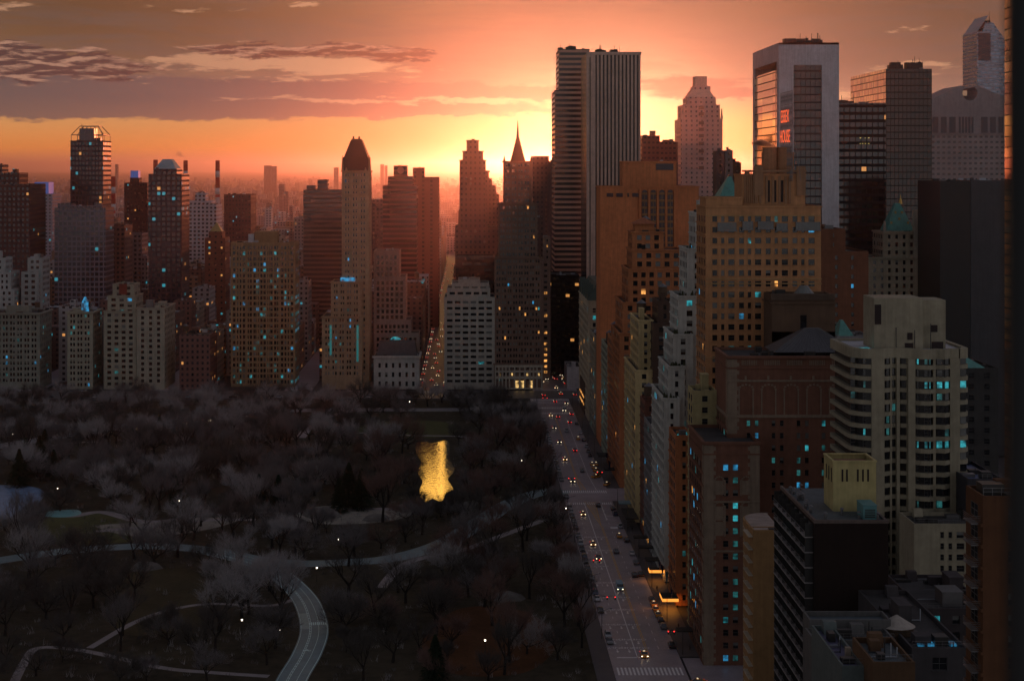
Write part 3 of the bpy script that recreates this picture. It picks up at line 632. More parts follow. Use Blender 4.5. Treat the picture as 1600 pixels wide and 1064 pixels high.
# granite tower with split pediment
GR=winmat('grey_granite',(.36,.31,.31),3.9,3.9,.55,.42,glass=(.03,.03,.04),teal=0,warm=0,off=1.0)
GRP=stone((.34,.30,.31))
root=tower('pediment_tower','grey granite tower with a split pediment and round notch at the top',CAT,[(1452,1569,210,1250,50)],GR,None)
def ped(b):
    Y0,Y1=1249,1300
    P=lambda px,py:XZ(px,py,1250)
    out=[P(1452,210),P(1569,210),P(1569,152),P(1527,134)]+[ (P(1515,146)[0]+ (P(1527,0)[0]-P(1515,0)[0])*cos(a), P(0,146)[1]+(P(1527,0)[0]-P(1515,0)[0])*sin(a)) for a in [ .9-k*(pi+1.8)/10 for k in range(11)]]+[P(1503,134),P(1452,157)]
    xm=P(1515,0)[0]
    # front, back and rim built as strips either side of the notch
    n=len(out); k0=len(b.v); b.v+=[(x,Y0,z) for x,z in out]+[(x,Y1,z) for x,z in out]
    b.f.append(tuple(k0+i for i in range(n))); b.i.append(0); b.f.append(tuple(k0+n+i for i in range(n))[::-1]); b.i.append(0)
    for i in range(n): b.f.append((k0+i,k0+(i+1)%n,k0+n+(i+1)%n,k0+n+i)); b.i.append(0)
addpart(root,'pediment',GRP,ped)
addpart(root,'tall_window',mat('dusk_glass',(.03,.035,.055),.2,.5,var=0),lambda b:[b.box(XZ(a,0,1249)[0],XZ(c,0,1249)[0],1248.7,1248.95,XZ(0,208,1249)[1],XZ(0,183,1249)[1]) for a,c in ((1457,1466),(1470,1479),(1483,1493),(1498,1501),(1503,1506),(1508,1511),(1513,1516),(1518,1521),(1533,1543),(1547,1556),(1560,1567))])
addpart(root,'round_lamp',mat('pale_disc',(.6,.4,.3),.5,.4,var=0,emit=(1,.55,.3),es=.12),lambda b:b.prism([(XZ(1507,0,1252)[0]-1.6,1251),(XZ(1507,0,1252)[0]+1.6,1251),(XZ(1507,0,1252)[0]+1.6,1253),(XZ(1507,0,1252)[0]-1.6,1253)],XZ(0,150,1252)[1],XZ(0,142,1252)[1]))
CG=winmat('blue_banded_skin',(.42,.48,.55),2.2,3.8,.9,.5,glass=(.16,.24,.32),teal=0,warm=0,metal=.5)
root=tower('wedge_top_tower','distant pale blue banded tower with a slanted wedge top above the granite pediment',CAT,[(1527,1552,50,1700,50,0),(1552,1576,70,1700,50,0)],CG,None)
addpart(root,'slanted_roof',CG,lambda b:b.face([(XZ(1527,0,1700)[0],1700,XZ(0,50,1700)[1]),(XZ(1545,0,1700)[0],1700,XZ(0,24,1700)[1]),(XZ(1545,0,1700)[0],1748,XZ(0,24,1700)[1]),(XZ(1527,0,1700)[0],1748,XZ(0,50,1700)[1])]) or b.prism([(XZ(1528,0,1700)[0],1700.3),(XZ(1576,0,1700)[0],1700.3),(XZ(1576,0,1700)[0],1748),(XZ(1528,0,1700)[0],1748)],XZ(0,70,1700)[1],XZ(0,36,1700)[1],0,True,[(XZ(1540,0,1700)[0],1700.3),(XZ(1552,0,1700)[0],1700.3),(XZ(1552,0,1700)[0],1748),(XZ(1540,0,1700)[0],1748)]))
addpart(root,'dark_panel',mat('dusk_glass',(.03,.035,.055)),lambda b:b.box(XZ(1529,0,1699)[0],XZ(1548,0,1699)[0],1699.2,1699.9,XZ(0,95,1699)[1],XZ(0,52,1699)[1]))
gear(root,1533,1550,42,1705,6,8,7)
tower('dark_office_slab','dark smooth office slab with a lighter grey right half in front of the granite tower',CAT,[(1469,1516,283,800,40)],mat('black_slab',(.012,.012,.013),.4,.4,var=.3),None)
tower('grey_office_slab','plain charcoal grey office slab attached right of the darker slab',CAT,[(1516.5,1575,282,801,40)],mat('charcoal_slab',(.05,.052,.06),.5,.4,var=.3,streak=.3),None)
# near mirrored tower by the frame edge
GB=winmat('bright_mirror_glass',(.05,.035,.02),30,1.9,2,.9,glass=(.95,.68,.36),teal=0,warm=0,grough=.05,metal=.95,tilt=.02,lean=(0.0,.12,0.0))  # golden sky reflection deepened by tinting the mirror colour
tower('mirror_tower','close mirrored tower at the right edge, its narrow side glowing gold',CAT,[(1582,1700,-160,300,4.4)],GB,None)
# crown building
root=tower('copper_spire_building','limestone building with a green copper pyramid, gilt finial and one tall chimney',CAT,[(1357,1434,402,855,30),(1380,1434,362,858,22)],stone((.36,.32,.24)),SPc(3.6,3.9,1.3,2.1,p=(.0,.02,.1)),ybot=520,framed=False,seed=21,cornice=[(0,.8,.6),(9,.5,.3)])
def cps(b):
    Y=860; x0,z0=XZ(1385,361,Y);x1,_=XZ(1429,361,Y);xm=(x0+x1)/2;z1=XZ(0,318,Y)[1]
    b.prism([(x0,Y),(x1,Y),(x1,Y+14),(x0,Y+14)],z0,z1,0,True,[(xm-1.2,Y+5.8),(xm+1.2,Y+5.8),(xm+1.2,Y+8.2),(xm-1.2,Y+8.2)])
addpart(root,'copper_spire',COPPER,cps)
GILT=mat('gilt',(.65,.42,.12),.35,.6,metal=.8,var=0)
addpart(root,'finial',GILT,lambda b:(b.cyl(XZ(1407,0,867)[0],867,1.0,.5,XZ(0,319,867)[1],XZ(0,311,867)[1],8),b.cyl(XZ(1407,0,867)[0],867,.35,.05,XZ(0,311,867)[1],XZ(0,304,867)[1],8)))
for px,py in ((1394,350),(1407,344),(1420,350),(1402,334),(1412,334)): addpart(root,'dormer',GILT,lambda b:b.box(XZ(px,0,860)[0]-.45,XZ(px,0,860)[0]+.45,859.9+(361-py)*.13,861+(361-py)*.15,XZ(0,py,860)[1],XZ(0,py,860)[1]+1.1))
addpart(root,'chimney',LIME,lambda b:b.box(XZ(1428,0,857)[0],XZ(1434,0,857)[0],857,860,XZ(0,402,857)[1],XZ(0,328,857)[1]))
for px in (1383,1433): addpart(root,'turret',LIME,lambda b:b.cyl(XZ(px,0,858)[0],859,.9,.5,XZ(0,362,858)[1],XZ(0,346,858)[1],8))
tower('rust_brick_building','rust coloured brick block right of the sign hotel tower, with stepped top',CAT,[(1282,1357,393,650,40),(1284,1321,358,653,30)],stone((.20,.085,.05)),SPc(7,3.6,1.2,1.6,p=(.02,.02,.3),mg=3),seed=22,side=False,ybot=560)
root=tower('balustrade_building','dark brown building with a roof balustrade behind the slate pyramid roof',CAT,[(1206,1305,461,512,14)],stone((.12,.075,.05)),SPc(9,5,1.6,8,p=(0,0,0),mg=4,top=6),seed=23,side=False,cornice=[(2.2,.5,.5)],ybot=560)
addpart(root,'balustrade',stone((.18,.13,.10)),lambda b:[b.box(XZ(1206+k*1.6,0,511)[0],XZ(1206.8+k*1.6,0,511)[0],511.3,511.9,XZ(0,466,511)[1]-.6,XZ(0,461,511)[1]+.4) for k in range(62)])
X,Z=XZ(1258,452,515); addpart(root,'skylight',BLIND,lambda b:b.cyl(X,517,3.2,1.2,Z-1.5,Z+1.0,14))
root=tower('copper_roof_house','small pale house with a green copper roof behind the curved balcony tower',CAT,[(1308,1362,525,620,20)],GRY,SPc(),ybot=600,seed=24)
addpart(root,'copper_roof',COPPER,lambda b:b.prism([(XZ(1310,0,620)[0],620),(XZ(1334,0,620)[0],620),(XZ(1334,0,620)[0],632),(XZ(1310,0,620)[0],632)],XZ(0,525,620)[1],XZ(0,502,620)[1],0,True,[(XZ(1318,0,620)[0],625),(XZ(1322,0,620)[0],625),(XZ(1322,0,620)[0],627),(XZ(1318,0,620)[0],627)]))
for a in ((1003,1031,212,1205,'red brown slab tower with a rounded corner behind the orange slab hotel'),(1030,1059,222,1230,'rust coloured rooftop block beside the red brown slab, left of the pink tower')):
    tower('red_tower',a[4],CAT,[(a[0],a[1],a[2],a[3],25)],winmat('red_offices',(.30,.10,.08),3,3.6,.6,.4,glass=(.1,.03,.03),teal=0,warm=.0),None,box=2)
for k,(a,b_,c,d,l) in enumerate(((1119,1132,236,1150,'slim dark chimney-like block right of the pink tower'),(1133,1145,235,1152,'slim grey block with domed roof right of the pink tower'),(1145,1158,254,1160,'slim dark stepped block nearest the travertine tower'))):
    tower('slim_block',l,CAT,[(a,b_,c,d,15)],[DGRY,GRY,DBRN][k],SPc(4,3.8,1.6,1.8,p=(0,.0,.2)),framed=False,ybot=330,side=False,box=1)
# ------------------------------------------------------------------ curved balcony tower and its neighbours, near right
STN=stone((.33,.30,.22))
root=empty('curved_balcony_tower',(115,440,0),'tall cream apartment tower with curved balconies and a blank boxy penthouse','building')
def arc(cx,cy,r,a0,a1,n=6): return [(cx+r*cos(radians(a0+(a1-a0)*k/n)),cy+r*sin(radians(a0+(a1-a0)*k/n))) for k in range(n+1)]
Yb=430; xa=XZ(1331,0,Yb)[0]; xb=XZ(1517,0,Yb)[0]; ZT=XZ(0,548,Yb)[1]
def outl(e):                                      # footprint, e = inset
    X=lambda px:XZ(px,0,Yb)[0]
    p=[(xa+e,Yb+26-e),(xa+e,Yb+7)]+arc(xa+6+e,Yb+6,6,180,270,5)[1:]+[(X(1381),Yb+e),(X(1400),Yb+2.2+e),(X(1425),Yb+.6+e)]
    p+=[(X(1436),Yb-1.4+e),(X(1450),Yb-2+e),(X(1462),Yb-.6+e),(X(1474),Yb-1.6+e),(X(1484),Yb+e),(X(1500),Yb+e)]+arc(xb-3-e,Yb+3+e,3,270,360,4)+[(xb-e,Yb+26-e)]
    return p[::-1]
def core(b): b.prism(outl(1.1),0,ZT-.2,0,True)
addpart(root,'window_wall',mat('recess_glass',(.02,.02,.022),.25,.5,var=.4,vscale=.4),core)
fl=[ZT-1.6-3.0*k for k in range(24)]
def bands(b):
    o=outl(0); i=outl(1.2); n=len(o)
    for k,z in enumerate([ZT]+fl):
        z0=z-(2.0 if k==0 else .0)+(-0.9 if k else 0); z1=z if k==0 else z-.0
        if k==0: z0,z1=ZT-2.0,ZT+.5
        else: z0,z1=z-3.0,z-1.95
        m=len(b.v); b.v+=[(x,y,z0) for x,y in o]+[(x,y,z1) for x,y in o]+[(x,y,z1) for x,y in i]+[(x,y,z0) for x,y in i]
        for q in range(n):
            r_=(q+1)%n
            for a,c in ((0,1),(1,2),(2,3),(3,0)): b.f.append((m+a*n+q,m+a*n+r_,m+c*n+r_,m+c*n+q)); b.i.append(0)
addpart(root,'balcony_band',STN,bands)
def vp(b):
    X=lambda px:XZ(px,0,Yb)[0]
    b.box(X(1362),X(1382),Yb-.05,Yb+1.3,0,ZT-2.02); b.box(X(1484.5),X(1500),Yb-.05,Yb+1.3,0,ZT-2.02); b.box(X(1403),X(1408),Yb+1.2,Yb+3,0,ZT-2.02); b.box(X(1393),X(1396),Yb+1.4,Yb+3,0,ZT-2.02)
    b.box(X(1419),X(1430),Yb-.3,Yb+2.2,0,ZT-2.02); b.box(X(1457),X(1461),Yb-.75,Yb+1,0,ZT-2.02); b.box(X(1382.2),X(1403),Yb+3.2,Yb+3.5,0,1)
addpart(root,'pier',STN,vp)
addpart(root,'roof',PALEROOF,lambda b:b.prism(outl(.5),ZT-.19,ZT-.05,0,True))
r=random.Random(5); wn=[]
for k,z in enumerate(fl):
    for (p0,p1,yo) in ((1384,1392,2.2),(1396.5,1402.5,2.8),(1432,1442,.15),(1443,1453,-.5),(1463,1472,.0),(1473,1482,.2),(1502,1511,1.2),(1334,1345,5.2),(1350,1360,1.4)):
        x0=XZ(p0,0,Yb)[0];x1=XZ(p1,0,Yb)[0]
        kd=1 if (k in (2,7) and p0 in (1432,1443,1463,1473,1502) and r.random()<.95) else (2 if r.random()<.06 else (1 if (k,p0) in ((6,1350),(2,1350),(13,1463)) else (5 if r.random()<.12 else 0)))
        if k in (0,) and p0 in (1432,): kd=1
        wn.append(((x0+x1)/2,Yb+yo-.3 if p0>1345 else Yb+yo-1.5,z-.98,x1-x0,1.7,0,-1,kd))
place_windows(root,wn,True,100)
def pent(b):
    x0,z1=XZ(1366,466,434);x1,_=XZ(1442,466,434); b.box(x0,x1,434,446,ZT-.04,z1); b.box(x1+.01,XZ(1481,0,434)[0],436,446,ZT-.04,XZ(0,469,436)[1])
addpart(root,'penthouse',STN,pent)
addpart(root,'penthouse_opening',mat('dark_recess',(.03,.02,.02)),lambda b:[b.box(XZ(a,0,433.8)[0],XZ(c,0,433.8)[0],433.85,433.98,XZ(0,q,433.8)[1],XZ(0,p,433.8)[1]) for a,c,p,q in ((1367,1377,476,507),(1418,1426,520,531),(1454,1465,508,519),(1414,1427,536,546),(1456,1474,534,547))])
addpart(root,'terrace_pool',TEAL,lambda b:b.box(XZ(1343,0,433)[0],XZ(1362,0,433)[0],434,437,ZT,ZT+.12))
addpart(root,'roof_pipe',DMETAL,lambda b:[b.bar((XZ(p,0,433)[0],433.5,ZT),(XZ(p,0,433)[0],433.5,XZ(0,q,433)[1]),.12) for p,q in ((1401,512),(1430,516),(1455,506))])
# lower wing
tower('cream_wing','lower cream wing with small punched windows in front of the curved balcony tower','building',[(1428,1545,818,412,14)],STN,SPc(6.2,2.7,0,1.5,pat=[(.4,.9),(2.4,.9),(4.4,1.9)],mg=6,top=2,p=(.03,.02,.2)),seed=31,side=False)
# dark block with rows of balconies
BX0=XZ(1273,0,330)[0]; BX1=XZ(1388,0,330)[0]; BZ=XZ(0,815,330)[1]
root=empty('balcony_block',((BX0+BX1)/2,348,0),'dark brown flat roofed block with rows of railed balconies down its park side','building')
addpart(root,'wall',stone((.022,.014,.012)),lambda b:b.prism([(BX0,330),(BX1,330),(BX1,366),(BX0,366)],0,BZ-.3,0,True))
addpart(root,'roof',mat('dusk_roof',(.08,.105,.12),.7,.3,var=.5,vscale=.3),lambda b:b.box(BX0+.4,BX1-.4,330.4,365.6,BZ-.29,BZ-.2))
addpart(root,'parapet',stone((.14,.11,.10)),lambda b:(b.box(BX0-.15,BX1+.1,329.85,330.35,BZ-.29,BZ+.35),b.box(BX0-.15,BX0+.35,330.36,366,BZ-.29,BZ+.35),b.box(BX1-.4,BX1+.1,330.36,366,BZ-.29,BZ+.2)))
bw=[]
for k in range(22):
    z=BZ-3.2-2.95*k
    def balc(b):
        b.box(BX0-1.7,BX0-.02,331.5,365,z-.22,z)
        for q in range(8): b.box(BX0-1.6,BX0-.05,331.5+q*4.75,331.62+q*4.75,z-.01,z+2.6,1)
    addpart(root,'balcony_slab',[stone((.34,.32,.32)),DMETAL],balc)
    def rail(b):
        b.box(BX0-1.72,BX0-1.66,331.5,365,z+1.0,z+1.08); b.box(BX0-1.72,BX0-1.66,331.5,365,z+.5,z+.54)
        for q in range(45): b.bar((BX0-1.69,331.5+q*.76,z),(BX0-1.69,331.5+q*.76,z+1.0),.025,None,3)
    addpart(root,'railing',METAL,rail)
    for q in range(7):
        rr=rnd.random(); bw.append((BX0-.05,333.9+q*4.75,z+1.25,3.6,2.1,-1,0,5 if k==0 and q<4 else (2 if rr<.05 else (5 if rr<.15 else 0))))
place_windows(root,bw,True,100)
def lav(b):
    pass
PB=empty('roof_pavilion',(XZ(1331,0,341)[0],345,BZ),'yellow brick rooftop pavilion with slit openings standing on the balcony block','rooftop structure')
px0,z1=XZ(1302,722,341); px1,_=XZ(1369,722,341)
addpart(PB,'wall',stone((.48,.42,.20)),lambda b:(b.prism([(px0,341),(px1,341),(px1,350),(px0,350)],BZ-.19,z1,0,False),b.box(px0-.15,px1+.15,340.85,341.25,z1,z1+.35),b.box(px0-.15,px0+.3,341.26,350,z1,z1+.35),b.box(px1-.3,px1+.15,341.26,350,z1,z1+.35),b.box(px0+.3,px1-.3,349.7,350,z1,z1+.35)))
addpart(PB,'roof',mat('terracotta_roof',(.22,.10,.07),.8,.2,var=.4,vscale=.8),lambda b:b.prism([(px0+.3,341.3),(px1-.3,341.3),(px1-.3,349.6),(px0+.3,349.6)],z1-.8,z1-.3,0,True,[(px0+2.5,344.5),(px1-2.5,344.5),(px1-2.5,346),(px0+2.5,346)]))
for a in (1315,1322,1339,1347,1355): addpart(PB,'slit_opening',mat('dark_recess',(.03,.02,.02)),lambda b:b.box(XZ(a,0,341)[0],XZ(a,0,341)[0]+.33,340.9,340.98,XZ(0,752,341)[1],XZ(0,733,341)[1]))
for q in range(3): addpart(PB,'slit_opening',mat('dark_recess',(.03,.02,.02)),lambda b:b.box(px0-.08,px0-.02,342.3+q*2.4,342.9+q*2.4,z1-4.2,z1-1.4))
CB=empty('cooling_unit',(XZ(1357,0,333)[0],336,BZ),'teal painted cooling cabinet on the front edge of the balcony block roof','roof unit')
cx0,cz1=XZ(1349,790,333);cx1,_=XZ(1370,790,333)
addpart(CB,'housing',mat('teal_paint',(.10,.26,.28),.5,.4,var=.3),lambda b:(b.box(cx0,cx1,333,338.5,BZ-.19,cz1),b.box(cx0-.1,cx1+.1,332.9,338.6,cz1+.01,cz1+.12)))
addpart(CB,'louvre',DMETAL,lambda b:[b.box(cx0+.3,cx1-.3,332.93,332.99,BZ+.2+k*.35,BZ+.4+k*.35) for k in range(5)])
def smallgear(b):
    r=random.Random(8)
    for k in range(16):
        x=BX0+r.uniform(1,13); y=r.uniform(331,364); 
        if x+1>px0-.6 and y>338: x=BX0+r.uniform(.8,2.2)
        b.cyl(x,y,.3,.3,BZ-.19,BZ+r.uniform(.3,1),8); b.cyl(x,y,.5,.2,BZ+1.02,BZ+1.3,8)
addpart(root,'roof_vent',METAL,smallgear)
root=tower('rounded_building','tan apartment block with a rounded flat roof, beside the dark balcony block','building',[(1177,1222,828,383,4)],stone((.34,.20,.09)),None)
addpart(root,'rounded_rear',stone((.34,.20,.09)),lambda b:b.prism([(XZ(1177,0,383)[0],387.01)]+[(XZ(1222,0,383)[0],387.01),(XZ(1222,0,383)[0],404)]+arc(XZ(1177,0,383)[0]+7,397,7,90,180,6),0,XZ(0,828,383)[1]-.3,0,True))
addpart(root,'roof_deck',mat('beige_roof',(.34,.28,.25),.8,.2,var=.4,vscale=.3),lambda b:b.prism([(XZ(1177,0,383)[0]+.4,383.4),(XZ(1222,0,383)[0],383.4),(XZ(1222,0,383)[0],403.6)]+arc(XZ(1177,0,383)[0]+7,397,6.6,90,180,6),XZ(0,828,383)[1]-.29,XZ(0,828,383)[1]-.18,0,True))
addpart(root,'balcony_rail',stone((.5,.45,.36)),lambda b:[(b.box(XZ(1177,0,383)[0]-1.0,XZ(1177,0,383)[0]-.02,383.5,391,z,z+.25),b.bar((XZ(1177,0,383)[0]-.98,383.5,z+.25),(XZ(1177,0,383)[0]-.98,391,z+1.1),.05)) for z in [XZ(0,840,383)[1]-2.9*k for k in range(18)]])
# low roofs at the bottom right corner
R2=stone((.12,.12,.12))
root=tower('low_roof_building','low building with a slate blue parapet wall and chimneys below the balcony block','building',[(1265,1392,968,300,6),(1272,1400,1000,292,8,0)],R2,None,seed=41,roofmat=mat('dusk_roof',(.12,.15,.16)))
addpart(root,'blue_screen_wall',mat('blue_render',(.13,.22,.27),.7,.3,var=.4,vscale=.5),lambda b:b.box(XZ(1269,0,306)[0],XZ(1388,0,306)[0],306.5,307.2,XZ(0,1000,300)[1],XZ(0,963,306)[1]))
for a,c in ((1277,1298),(1330,1354)): addpart(root,'chimney',stone((.34,.28,.22)),lambda b:b.box(XZ(a,0,299)[0],XZ(c,0,299)[0],297.5,299.8,XZ(0,1035,299)[1],XZ(0,997,299)[1]))
for a,y in ((1284,985),(1290,990),(1339,975),(1347,986)): addpart(root,'chimney_pot',DMETAL,lambda b:b.cyl(XZ(a,0,299)[0],298.5,.18,.14,XZ(0,998,299)[1],XZ(0,y,299)[1],7))
tower('teal_roof_building','pale teal walled building with a lilac roof terrace in the bottom right corner','building',[(1316,1352,1040,268,24)],mat('pale_teal_wall',(.12,.15,.15),.8,.2,var=.3),None,roofmat=mat('lilac_roof',(.11,.11,.18),.8,.2,var=.4,vscale=.3),box=0,seed=42)
addpart(bpy.data.objects['teal_roof_building'],'chimney',stone((.34,.28,.22)),lambda b:b.box(XZ(1322,0,276)[0],XZ(1330,0,276)[0],276,277,XZ(0,1045,276)[1],XZ(0,1012,276)[1]))
tower('brown_roof_building','brown walled house with a blank gable wall next to the pale teal building','building',[(1364,1430,1034,262,14)],stone((.12,.07,.04)),None,seed=43,roofmat=mat('dusk_roof',(.12,.15,.16)),side=False)
def bigtank(px,py,Y,lab,rr=2.9):
    X,Z=XZ(px,py,Y); rt=empty('water_tank',(X,Y,Z-11),lab,'water tank')
    addpart(rt,'tank_roof',stone((.36,.33,.30)),lambda b:b.cyl(X,Y,rr*1.12,.1,Z-1.9,Z,16))
    addpart(rt,'tank_body',WOOD,lambda b:b.cyl(X,Y,rr,rr,Z-6.4,Z-1.92,16))
    addpart(rt,'hoop',DMETAL,lambda b:[b.cyl(X,Y,rr+.05,rr+.05,Z-6+q*.9,Z-5.92+q*.9,16) for q in range(5)])
    for a in range(4): addpart(rt,'leg',DMETAL,lambda b:b.bar((X+rr*.75*cos(a*pi/2+.6),Y+rr*.75*sin(a*pi/2+.6),Z-11.5),(X+rr*.75*cos(a*pi/2+.6),Y+rr*.75*sin(a*pi/2+.6),Z-6.4),.18))
bigtank(1401,960,302,'front wooden water tank with a pale conical roof, bottom right rooftops'); bigtank(1414,943,322,'rear wooden water tank with a pale conical roof, partly behind the front one',2.6)
tower('tank_building','dark low building carrying the two wooden water tanks','building',[(1385,1440,1046,301,30)],stone((.06,.055,.055)),SPc(4,3,1.2,1.6),seed=44,side=False,tank=0,box=1)
tower('ledge_building','dark low building with small blue skylights right of the water tanks','building',[(1425,1512,1012,290,40)],stone((.07,.065,.07)),SPc(4.5,4,1.6,2.2,p=(0,0,0)),seed=45,side=False,box=1)
addpart(bpy.data.objects['ledge_building'],'skylight',BLUE,lambda b:[b.box(XZ(a,0,296)[0],XZ(a+10,0,296)[0],294,296,XZ(0,1013,290)[1]-.75,XZ(0,1013,290)[1]-.35) for a in (1430,1445,1480)])
addpart(bpy.data.objects['ledge_building'],'railing',METAL,lambda b:[b.bar((XZ(1426,0,290)[0]+k*.5,290.1,XZ(0,1012,290)[1]),(XZ(1426,0,290)[0]+k*.5,290.1,XZ(0,1012,290)[1]+.9),.03,None,3) for k in range(19)])
tower('mid_roof_building','dark flat roofed building behind the rooftops, right of the cream wing','building',[(1440,1548,950,360,30)],stone((.07,.06,.065)),SPc(4,3.4,1.5,1.8),seed=46,side=False,box=2)
tower('blue_roof_building','dark building with a blue lit roof terrace at the right, above the orange brick corner','building',[(1512,1568,748,420,26)],stone((.05,.05,.06)),None,seed=47,side=False,roofmat=mat('blue_terrace',(.08,.12,.26),.5,.4,var=.4,vscale=.3))  # roof terrace is only coloured blue
tower('back_street_building','dark building with a teal roof edge right behind the curved balcony tower','building',[(1500,1560,575,560,26)],stone((.06,.06,.06)),SPc(4,3.6,1.4,1.8),seed=48,side=False,ybot=760)
addpart(bpy.data.objects['back_street_building'],'copper_edge',COPPER,lambda b:b.prism([(XZ(1500,0,560)[0],560.1),(XZ(1540,0,560)[0],560.1),(XZ(1540,0,560)[0],572),(XZ(1500,0,560)[0],572)],XZ(0,575,560)[1],XZ(0,562,560)[1],0,True,[(XZ(1500,0,560)[0],565),(XZ(1520,0,560)[0],565),(XZ(1520,0,560)[0],568),(XZ(1500,0,560)[0],568)]))
root=tower('orange_brick_building','orange brick apartment building with small corner balconies at the right edge','building',[(1536,1640,775,232,8)],stone((.11,.05,.025)),SPc(4,2.9,1.3,1.7,p=(0,.02,.2)),seed=49)
for k in range(9):
    z=XZ(0,820,232)[1]-2.9*k
    def bl(b):
        x=XZ(1536,0,232)[0]; b.box(x-1.3,x-.02,233,237,z-.15,z)
        for q in range(4): b.bar((x-1.28,233,z+.25+q*.25),(x-1.28,237,z+.25+q*.25),.03); b.bar((x-1.28,233,z+.25+q*.25),(x-.02,233,z+.25+q*.25),.03)
    addpart(root,'balcony',METAL,bl)
# the frame of the high window the view is seen through
WJ=empty('window_jamb',(.50,1.5,133),'dark blurred window jamb at the right edge of the view','window frame')
jx=(1577-VX)/F*1.5
addpart(WJ,'jamb',mat('black_frame',(.004,.004,.005),.6,.3,var=0),lambda b:b.box(jx,jx+.012,1.5,1.512,133.8,136.2))
addpart(WJ,'cover_strip',mat('grey_frame',(.018,.018,.022),.6,.3,var=0),lambda b:b.box(jx+.0121,jx+.09,1.498,1.514,133.8,136.2))
# ------------------------------------------------------------------ avenue front across the park
FA=1043
SPL=SPc(4.2,3.5,0,1.9,pat=[(.6,1.1),(2.3,1.1)],p=(.05,.01,.2),rec=.3)
root=tower('palazzo_club','white two storey palazzo club with a dark hipped roof terrace and arched windows',CAT,[(584,655,556,FA,26)],stone((.50,.50,.48)),SPc(3.7,5.6,1.3,2.9,p=(.02,.0,.1),top=4.4,mg=1.5),seed=51,cornice=[(0,1.2,1.0),(3,.5,.3)],roofmat=ROOF)
addpart(root,'attic_house',DGRY,lambda b:b.prism([(XZ(588,0,1048)[0],1047),(XZ(652,0,1048)[0],1047),(XZ(652,0,1048)[0],1066),(XZ(588,0,1048)[0],1066)],XZ(0,556,1048)[1]-.8,XZ(0,535,1048)[1],0,True,[(XZ(592,0,1048)[0],1050),(XZ(648,0,1048)[0],1050),(XZ(648,0,1048)[0],1063),(XZ(592,0,1048)[0],1063)]))
addpart(root,'skylight',TEAL,lambda b:b.cyl(XZ(618,0,1046)[0],1049,3.4,1.5,XZ(0,531,1046)[1],XZ(0,527,1046)[1],14))
tower('grey_grid_building','pale grey office building with a regular grid of dark windows stepping down to the right',CAT,[(584,642,500,1075,30),(584,655,520,1072,20),(584,634,432,1078,30),(584,624,392,1082,28)],stone((.32,.27,.25)),SPc(2.7,3.6,1.6,2.3,p=(.0,.0,.0),top=3,rec=.4),seed=52,framed=False,ybot=560,cap=100)
tower('white_grid_building','white brick apartment building with ribbon windows on the corner of the glowing side street',CAT,[(694,773,464,FA,34),(698,766,450,1046,28),(706,764,442,1048,24),(716,750,436,1051,18)],stone((.44,.42,.38)),SPc(5.0,3.7,3.5,1.55,mg=1.0,p=(.03,.0,.1),top=2.5,rec=.4),seed=53,framed=False,cap=100,roofmat=ROOF)
# spire hotel
SHB=stone((.22,.14,.11)); SPS=SPc(3.4,3.6,0,1.8,pat=[(.3,.9),(1.7,.9)],p=(.004,.02,.3),rec=.3,mg=.8)
root=tower('spire_hotel','brown brick hotel tower with a needle spire and a pale stone base with lit arches',CAT,[(772,848,568,1041.5,32),(773,847,402,FA,30),(779,840,318,1046,24),(787,831,252,1049,20)],SHB,SPS,seed=54,framed=False,cap=100,ybot=600,cornice=[(0,.8,.6)])
addpart(root,'stone_base',stone((.52,.47,.40)),lambda b:[b.box(XZ(773,0,1041)[0],XZ(848,0,1041)[0],1041.0,1041.4,za,zb) for za,zb in ((XZ(0,574,1041)[1],XZ(0,569,1041)[1]),(XZ(0,582,1041)[1],XZ(0,579,1041)[1]),(XZ(0,592,1041)[1],XZ(0,588,1041)[1]),(XZ(0,608,1041)[1],XZ(0,606,1041)[1]))]+[b.box(XZ(p,0,1041)[0],XZ(p+2.2,0,1041)[0],1041.05,1041.38,0,XZ(0,573,1041)[1]) for p in (773,778.5,784,789.5,795,803,811,819,827,832.5,838,845.5)])
addpart(root,'lit_arch',mat('soft_warm_glass',(.2,.12,.05),.3,.5,var=0,emit=(1,.62,.22),es=.55),lambda b:[b.box(XZ(p,0,1041)[0]-1.0,XZ(p,0,1041)[0]+1.0,1041.1,1041.3,1,XZ(0,595,1041)[1]) for p in (808,816,829.5)]+[b.box(XZ(p,0,1041)[0]-.5,XZ(p,0,1041)[0]+.5,1041.1,1041.3,XZ(0,587,1041)[1],XZ(0,583,1041)[1]) for p in (781,800,824,842)])
def spire(b):
    Y=1059; xm=XZ(809,0,Y)[0]; z0=XZ(0,252,Y)[1]
    b.prism([(xm-4.9,Y-4.9),(xm+4.9,Y-4.9),(xm+4.9,Y+4.9),(xm-4.9,Y+4.9)],z0-1,XZ(0,243,Y)[1],0,True,[(xm-3.6,Y-3.6),(xm+3.6,Y-3.6),(xm+3.6,Y+3.6),(xm-3.6,Y+3.6)])
    b.prism([(xm-3.6,Y-3.6),(xm+3.6,Y-3.6),(xm+3.6,Y+3.6),(xm-3.6,Y+3.6)],XZ(0,243,Y)[1],XZ(0,215,Y)[1],0,True,[(xm-.9,Y-.9),(xm+.9,Y-.9),(xm+.9,Y+.9),(xm-.9,Y+.9)])
    b.cyl(xm,Y,.9,.12,XZ(0,215,Y)[1],XZ(0,188,Y)[1],8)
addpart(root,'spire',mat('spire_slate',(.05,.035,.035),.6,.3,var=.3),spire)
for p in (788,830): addpart(root,'pinnacle',SHB,lambda b:b.cyl(XZ(p,0,1050)[0],1050,.8,.1,XZ(0,252,1050)[1],XZ(0,243,1050)[1],6))
